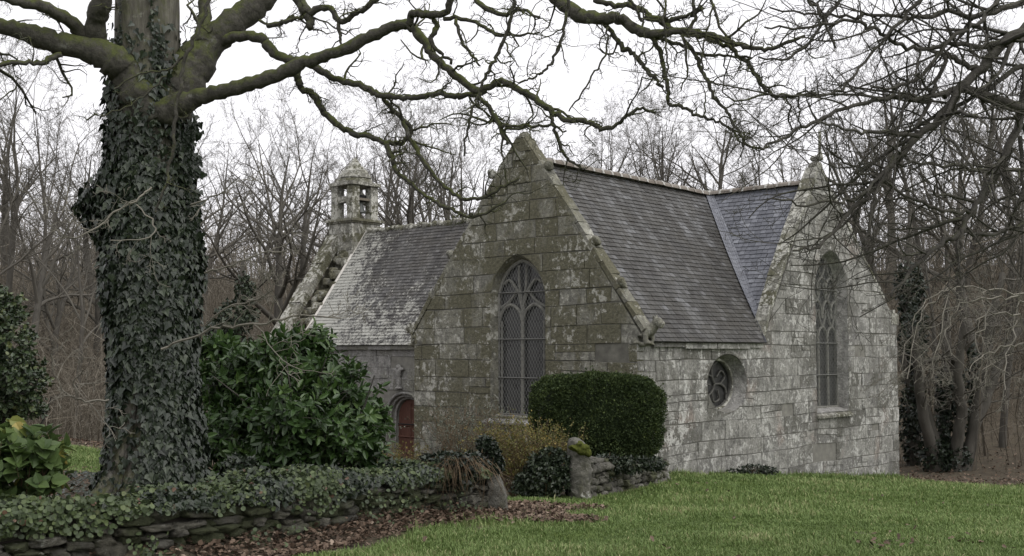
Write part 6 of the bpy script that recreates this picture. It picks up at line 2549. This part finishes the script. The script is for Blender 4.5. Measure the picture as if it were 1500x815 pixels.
# yellowing shrub in the gateway
def thin_shrub(name, label, x, y, D, wpx, hpx, n, mat, leaf, seed, lean=0.0, leafn=26, tpl=OVAL, stem=None):
    R = random.Random(seed)
    g = np.random.default_rng(seed)
    c = px(x, y, D)
    c.z = hz(c.x, c.y)
    o = empty(name, c)
    tag(o, label, 'shrub')
    T = Tubes()
    w, h = wpx * D / F, hpx * D / F
    P_ = dict(n=(8, 5), jit=(0.09, 0.2), up=(0.02, 0.03), nc=(8,), f0=(0.25,), ang=((20, 50),), lr=(0.32,), rr=(0.6,), rmin=0.002, tip=0.4)
    pl, dl = [], []
    TT_ = Tubes()
    for i in range(n):
        a = R.uniform(0, 6.28)
        d = Vector((math.cos(a) * R.random() * w / h * 0.95 + lean, math.sin(a) * R.random() * 0.5, 1)).normalized()
        grow(TT_, R, Vector((math.cos(a) * w * 0.25, math.sin(a) * w * 0.2, -0.05)), d, h * R.uniform(0.7, 1.12), 0.007, 0, P_)
    for pts, rad, rn in TT_.L:
        for q in pts[len(pts) // 2:]:
            if R.random() < leafn / 40:
                pl.append(q[:])
    mb = MB()
    TT_.into(mb, lambda r: 3)
    mb.build('stems', stem or M['dry_stem'], o)
    pl = np.array(pl)
    reps = 3
    pl = np.repeat(pl, reps, 0) + g.normal(0, 0.025, (len(pl) * reps, 3))
    mb = MB()
    scatter(mb, tpl, pl, g.normal(0, 1, pl.shape) + np.array([0, 0, 0.5]), g.normal(0, 1, pl.shape) + np.array([0, -0.4, 0.6]), g.uniform(leaf[0], leaf[1], len(pl)), np.clip(g.normal(0.5, 0.25, len(pl)), 0, 1), 1.2)
    mb.build('foliage', mat, o)
    return o


thin_shrub('flowering_shrub', 'feathery yellow-green shrub with russet stems between the two standing stones', 770, 742, 19.6, 78, 105, 110, M['autumn'], (0.024, 0.045), 3, leafn=36)
thin_shrub('flowering_shrub', 'thin grey-green shrub under the pointed window beside the leaning stone', 690, 725, 21.0, 70, 128, 85, M['grey_leaf'], (0.02, 0.045), 4, leafn=20)
thin_shrub('flowering_shrub', 'low yellowish weedy shrub growing below the red-brown door', 585, 725, 21, 60, 70, 60, M['autumn'], (0.025, 0.045), 5, leafn=14)

# ivy mound left of the mossy stone, ivy cap on the leaning stone, ivy and dry stems on the wall end
def ivy_mound(label, parts, D, N, size, mu, seed, mat='ivy', name='ivy_bush', cat='bush'):
    g = np.random.default_rng(seed)
    c = px(parts[0][0], parts[0][1], D)
    o = empty(name, (c.x, c.y, c.z - parts[0][3] * D / F))
    org = o.location.copy()
    ells = [E_px(x, y, D, rx, rz, max(0.12, min(rx, rz) * D / F * 0.9), org) for x, y, rx, rz in parts]
    mb = MB()
    leaf_cloud(mb, IVY, ells, N, g, size, mu, 0.5, 0.4)
    mb.build('foliage', M[mat], o)
    T = Tubes()
    stems_from(T, random.Random(seed), 14, (0, 0, 0.05), parts[0][2] * D / F * 0.7, parts[0][3] * 2 * D / F * 0.8, 0.006)
    mb = MB()
    T.into(mb, lambda r: 4)
    mb.build('stems', M['dry_stem'], o)
    tag(o, label, cat)
    return o


ivy_mound('grey-green ivy mound leaning against the left side of the moss-capped stone', [(798, 700, 34, 26), (770, 708, 16, 16), (820, 684, 16, 26), (806, 668, 18, 12), (786, 682, 14, 16), (790, 716, 42, 12)], 18.9, 3200, (0.04, 0.075), 0.75, 41)
ivy_mound('dark ivy tuft capping the leaning standing stone', [(716, 668, 15, 26), (726, 680, 12, 14), (708, 650, 9, 10)], 16.0, 1300, (0.035, 0.07), 0.4, 42, name='ivy_tuft', cat='ivy')
ivy_mound('dark ivy cushion on the wall between the oak and the laurel', [(352, 690, 26, 20), (338, 700, 18, 16)], 13.6, 900, (0.04, 0.08), 0.5, 43)
ivy_mound('trailing ivy spread over the rubble wall right of the moss-capped stone', [(892, 680, 26, 14), (925, 682, 26, 12), (955, 680, 20, 10), (885, 695, 12, 12)], 20.0, 1700, (0.035, 0.07), 0.6, 44, name='ivy_tuft', cat='ivy')
ivy_mound('dark low weeds at the foot of the east wall below the round window', [(1105, 690, 22, 9), (1080, 694, 26, 6), (1125, 690, 14, 7), (1040, 698, 30, 4)], 26.6, 1100, (0.03, 0.07), 0.45, 45, name='weeds', cat='weeds')

# dry stems hanging over the wall end
ds = empty('dry_climber', px(672, 700, 15.0))
tag(ds, 'tangle of dry brown climber stems hanging over the wall end beside the leaning stone', 'climber')
T = Tubes()
Rd = random.Random(10)
for i in range(80):
    x = Rd.gauss(664, 20)
    y0 = 680 - 0.10 * (x - 660) + Rd.uniform(-8, 6) + abs(x - 668) * 0.2
    p = px(x, y0, 15.0 + Rd.uniform(-0.15, 0.25)) - ds.location
    dx = (x - 660) / 60 * 0.3 + Rd.gauss(0, 0.22)
    L = Rd.uniform(0.12, 0.5)
    T.add([p, p + Vector((dx * 0.4, -0.10, 0.06)), p + Vector((dx * 0.8, -0.22, -0.06)), p + Vector((dx, -0.28, -L * 0.6)), p + Vector((dx * 1.1 + Rd.gauss(0, 0.05), -0.27, -L))], [0.0028, 0.0028, 0.0025, 0.002, 0.0015])
mb = MB()
T.into(mb, lambda r: 3)
mb.build('stems', M['dry_stem'], ds)
g = np.random.default_rng(46)
mb = MB()
ells = [E_px(x, y, 15.2, rx, rz, 0.25, ds.location) for x, y, rx, rz in ((660, 674, 42, 10), (690, 676, 26, 12), (640, 682, 24, 10), (685, 700, 14, 16), (650, 702, 14, 12))]
leaf_cloud(mb, IVY, ells, 1100, g, (0.04, 0.08), 0.35, 0.6, 0.4)
mb.build('foliage', M['ivy'], ds)

# ---- creepers along the top and face of the wall
g = np.random.default_rng(50)
N = 42000
s = g.uniform(0, Lw - 0.15, N)
xy = np.array([along_path(WALL, v) for v in s])
nx_, ny_ = -np.sin(xy[:, 2]), np.cos(xy[:, 2])
tp_ = np.array([top_wall(v) for v in s])
acr = g.uniform(-0.16, 0.62, N)
cl = np.array([mnoise.fractal((v * 0.9, a * 0.8, 3.3), 1.0, 2.0, 3) for v, a in zip(s, acr)])
lumpz = 0.06 + 0.16 * np.clip(cl + 0.35, 0, 1)
z = tp_ + lumpz * g.random(N) - 0.02
over = acr < 0.02
drop = np.where(over, g.random(N) ** 2.0 * (0.04 + 0.24 * np.clip(cl + 0.35, 0, 1)), 0)
z = z - drop
acr = np.where(over, -0.02 - 0.08 * g.random(N), acr)
pos = np.stack([xy[:, 0] + nx_ * acr, xy[:, 1] + ny_ * acr, z], 1)
keep = cl + g.normal(0, 0.18, N) > -0.42
pos, over, cl = pos[keep], over[keep], cl[keep]
n = len(pos)
al = g.normal(0, 0.7, (n, 3)) + np.where(over[:, None], np.array([0.3, -0.4, -1.0]), np.array([0.2, -0.5, 0.25]))
nr = g.normal(0, 0.3, (n, 3)) + np.where(over[:, None], np.array([0.5, -0.8, 0.4]), np.array([0.15, -0.4, 1.0]))
kind_ = np.array([mnoise.noise((p[0] * 1.1, p[1] * 1.1, 8.1)) for p in pos]) + g.normal(0, 0.12, n)
m1 = kind_ > -0.10
mb = MB()
scatter(mb, ROUND, pos[m1], al[m1], nr[m1], g.uniform(0.022, 0.055, m1.sum()), np.clip(g.normal(0.52, 0.22, m1.sum()), 0, 1), 1.1)
# dead leaves caught on the wall and tufts on its face and foot
for k in range(60):
    s0 = g.uniform(0.2, Lw - 0.2)
    x, y, a = along_path(WALL, s0)
    zz = fdep(x, y) + g.random() ** 1.6 * (top_wall(s0) - fdep(x, y))
    m = int(g.uniform(8, 30))
    pp = np.array([x, y, zz]) + g.normal(0, 1, (m, 3)) * np.array([0.09, 0.05, 0.06]) + np.array([0.05, -0.10, 0.0])
    scatter(mb, ROUND, pp, g.normal(0, 0.6, (m, 3)) + np.array([0.2, -0.6, -0.4]), g.normal(0, 0.3, (m, 3)) + np.array([0.5, -0.9, 0.5]), g.uniform(0.02, 0.05, m), np.clip(g.normal(0.5, 0.2, m), 0, 1), 1.1)
tag(mb.build('wall_creeper', M['penny']), 'pale green round-leaved creepers spilling over the foreground wall', 'creeper', kind='stuff')
m2 = ~m1
mb = MB()
xg, yg = g.uniform(-8.5, -0.3, 20000), g.uniform(10, 18, 20000)
kg = (side(xg, yg) > 0.35) & (g.random(20000) < 0.45 + 0.9 * vnoise(xg, yg, 0.9, 25.0))
xg, yg = xg[kg], yg[kg]
ng = len(xg)
scatter(mb, IVY, np.stack([xg, yg, height(xg, yg) + 0.02 + 0.07 * g.random(ng)], 1), g.normal(0, 1, (ng, 3)) * np.array([1, 1, 0.3]), g.normal(0, 0.35, (ng, 3)) + np.array([0, -0.3, 1]), g.uniform(0.04, 0.08, ng), np.clip(g.normal(0.5, 0.25, ng), 0, 1))
scatter(mb, IVY, pos[m2], al[m2], nr[m2], g.uniform(0.035, 0.075, m2.sum()), np.clip(g.normal(0.5, 0.25, m2.sum()), 0, 1))
tag(mb.build('wall_ivy', M['ivy']), 'dark ivy trailing among the creepers on the foreground wall', 'ivy', kind='stuff')

# ---- dead leaves
g = np.random.default_rng(60)
X = g.uniform(-7, 2.2, 90000)
Y = g.uniform(8.5, 17.5, 90000)
w = litter(X, Y)
k = g.random(len(X)) < w * 0.85
X, Y = X[k], Y[k]
X2, Y2 = g.uniform(-2, 8, 900), g.uniform(10.5, 30, 900)            # strays on the lawn
dens = np.clip(vnoise(X2, Y2, 0.5, 2.2) + 0.1, 0, 1)
k = (side(X2, Y2) < -0.1) & (g.random(900) < dens * 0.55)
X3 = g.uniform(3.4, 5.2, 300)
Y3 = g.uniform(10.8, 12.6, 300)
k3 = g.random(300) < np.clip(vnoise(X3, Y3, 1.2, 6.0), 0, 1)
X4, Y4 = g.uniform(10.5, 26, 14000), g.uniform(28, 42, 14000)       # below the trees on the right
ed = Y4 - (33.4 - 0.27 * (X4 - 9)) + vnoise(X4, Y4, 0.5, 1.3) * 1.2
k4 = (g.random(14000) < 0.9 * sstep(-0.4, 0.5, ed) * (1 - 0.8 * sstep(2, 5, ed)))
X6, Y6 = g.uniform(-8.5, -0.2, 16000), g.uniform(10, 18, 16000)
k6 = (side(X6, Y6) > 0.3) & (g.random(16000) < 0.30 + 0.5 * vnoise(X6, Y6, 0.8, 21.0))
X5, Y5 = g.uniform(-12, -6, 5000), g.uniform(16, 32, 5000)
k5 = g.random(5000) < 0.6 * (1 - lawn_mask(X5, Y5))
X = np.concatenate([X, X2[k], X3[k3], X4[k4], X5[k5], X6[k6]])
Y = np.concatenate([Y, Y2[k], Y3[k3], Y4[k4], Y5[k5], Y6[k6]])
Z = height(X, Y) + 0.025 + 0.03 * g.random(len(X))
n = len(X)
mb = MB()
scatter(mb, OAKL, np.stack([X, Y, Z], 1), np.concatenate([g.normal(0, 1, (n, 2)), g.normal(0, 0.25, (n, 1))], 1), g.normal(0, 0.4, (n, 3)) + np.array([0, 0, 1]), g.uniform(0.042, 0.085, n) * np.where(Y > 26, 1.4, 1), np.clip(g.normal(0.5, 0.24, n), 0, 1), 1.2)
tag(mb.build('fallen_leaves', M['dead_leaf']), 'brown fallen leaves lying along the wall foot and under the trees', 'fallen leaves', kind='stuff')

# ---- grass
def blades(N, xr, yr, seed, hmul=1.0, far=False):
    g = np.random.default_rng(seed)
    t = g.random(N)
    Y = yr[0] * (yr[1] / yr[0]) ** t if not far else g.uniform(yr[0], yr[1], N)
    X = g.uniform(-1, 1, N) * (Y * 0.47 + 0.5) if xr is None else g.uniform(xr[0], xr[1], N)
    m = lawn_mask_fast(X, Y)
    k = g.random(N) < m
    return X[k], Y[k]


def lawn_mask_fast(X, Y):
    ix = np.clip(np.searchsorted(gx, X) - 1, 0, nx - 2)
    iy = np.clip(np.searchsorted(gy, Y) - 1, 0, ny - 2)
    return GL[iy, ix]


def ground_z_fast(X, Y):
    ix = np.clip(np.searchsorted(gx, X) - 1, 0, nx - 2)
    iy = np.clip(np.searchsorted(gy, Y) - 1, 0, ny - 2)
    fx = (X - gx[ix]) / (gx[ix + 1] - gx[ix])
    fy = (Y - gy[iy]) / (gy[iy + 1] - gy[iy])
    return (GZ[iy, ix] * (1 - fx) + GZ[iy, ix + 1] * fx) * (1 - fy) + (GZ[iy + 1, ix] * (1 - fx) + GZ[iy + 1, ix + 1] * fx) * fy


g = np.random.default_rng(70)
Xa, Ya = blades(420000, None, (9.3, 36), 71)
Xb, Yb = blades(60000, (-13, -6), (17, 29), 72, far=True)
X, Y = np.concatenate([Xa, Xb]), np.concatenate([Ya, Yb])
ok = side(X, Y) < 0.25
ok |= X < -5
ok |= np.hypot(X - 0.45, Y - 18) < 1.5
lx = (X - C0.x) * math.cos(TH) - (Y - C0.y) * math.sin(TH)
ly = (X - C0.x) * math.sin(TH) + (Y - C0.y) * math.cos(TH)
ok &= ~((lx < 0.03) & (lx > -20) & (ly > -0.03) & (ly < 13.6))
X, Y = X[ok], Y[ok]
vv = g.random(9000) * 13.2
dd = 0.02 + np.abs(g.normal(0, 0.16, 9000))
kk = np.array([mnoise.noise((v * 0.9, 0.0, 4.4)) for v in vv]) + g.normal(0, 0.25, 9000) > -0.1
vv, dd = vv[kk], dd[kk]
X = np.concatenate([X, C0.x + dd * math.cos(TH) + vv * math.sin(TH)])
Y = np.concatenate([Y, C0.y - dd * math.sin(TH) + vv * math.cos(TH)])
long_n = len(vv)
n = len(X)
Z = ground_z_fast(X, Y) - 0.01
sc = np.sqrt(Y / 11.0)
patch = np.array([mnoise.fractal((x * 0.45, y * 0.45, 0.5), 1.0, 2.0, 3) for x, y in zip(X[::1], Y[::1])])
h = g.uniform(0.03, 0.075, n) * (1 + 0.8 * patch) * sc * np.where(g.random(n) < 0.02, 1.7, 1)
h = np.clip(h, 0.02, 0.2)
h[-long_n:] *= g.uniform(0.8, 1.9, long_n)
wd = g.uniform(0.0035, 0.0065, n) * sc ** 1.4
a = g.uniform(0, 2 * math.pi, n)
dirv = np.stack([np.cos(a), np.sin(a), np.zeros(n)], 1)
prp = np.stack([-np.sin(a), np.cos(a), np.zeros(n)], 1)
bend = g.uniform(0.1, 0.8, n)[:, None]
p0 = np.stack([X, Y, Z], 1)
up = np.array([0, 0, 1.0])
mid = p0 + up * (h * 0.6)[:, None] + dirv * (h[:, None] * bend * 0.3)
tipp = p0 + up * (h * (1 - 0.25 * bend[:, 0]))[:, None] + dirv * (h[:, None] * bend)
V = np.stack([p0 - prp * wd[:, None], p0 + prp * wd[:, None], mid + prp * (wd * 0.8)[:, None], mid - prp * (wd * 0.8)[:, None], tipp], 1)
ids = np.arange(n)[:, None] * 5
patch2 = np.array([mnoise.fractal((x * 1.6, y * 1.6, 7.5), 1.0, 2.0, 2) for x, y in zip(X, Y)])
rn = np.clip(g.normal(0.44, 0.2, n) + 0.38 * patch + 0.22 * patch2 + np.where(g.random(n) < 0.04, 0.5, 0), 0, 1)
mb = MB()
mb.add(V.reshape(-1, 3), [ids + np.array([[0, 1, 2, 3]]), ids + np.array([[3, 2, 4]])], np.repeat(rn, 5))
tag(mb.build('lawn_grass', M['grass']), 'short damp green grass of the lawn in front of the chapel', 'grass', kind='stuff')
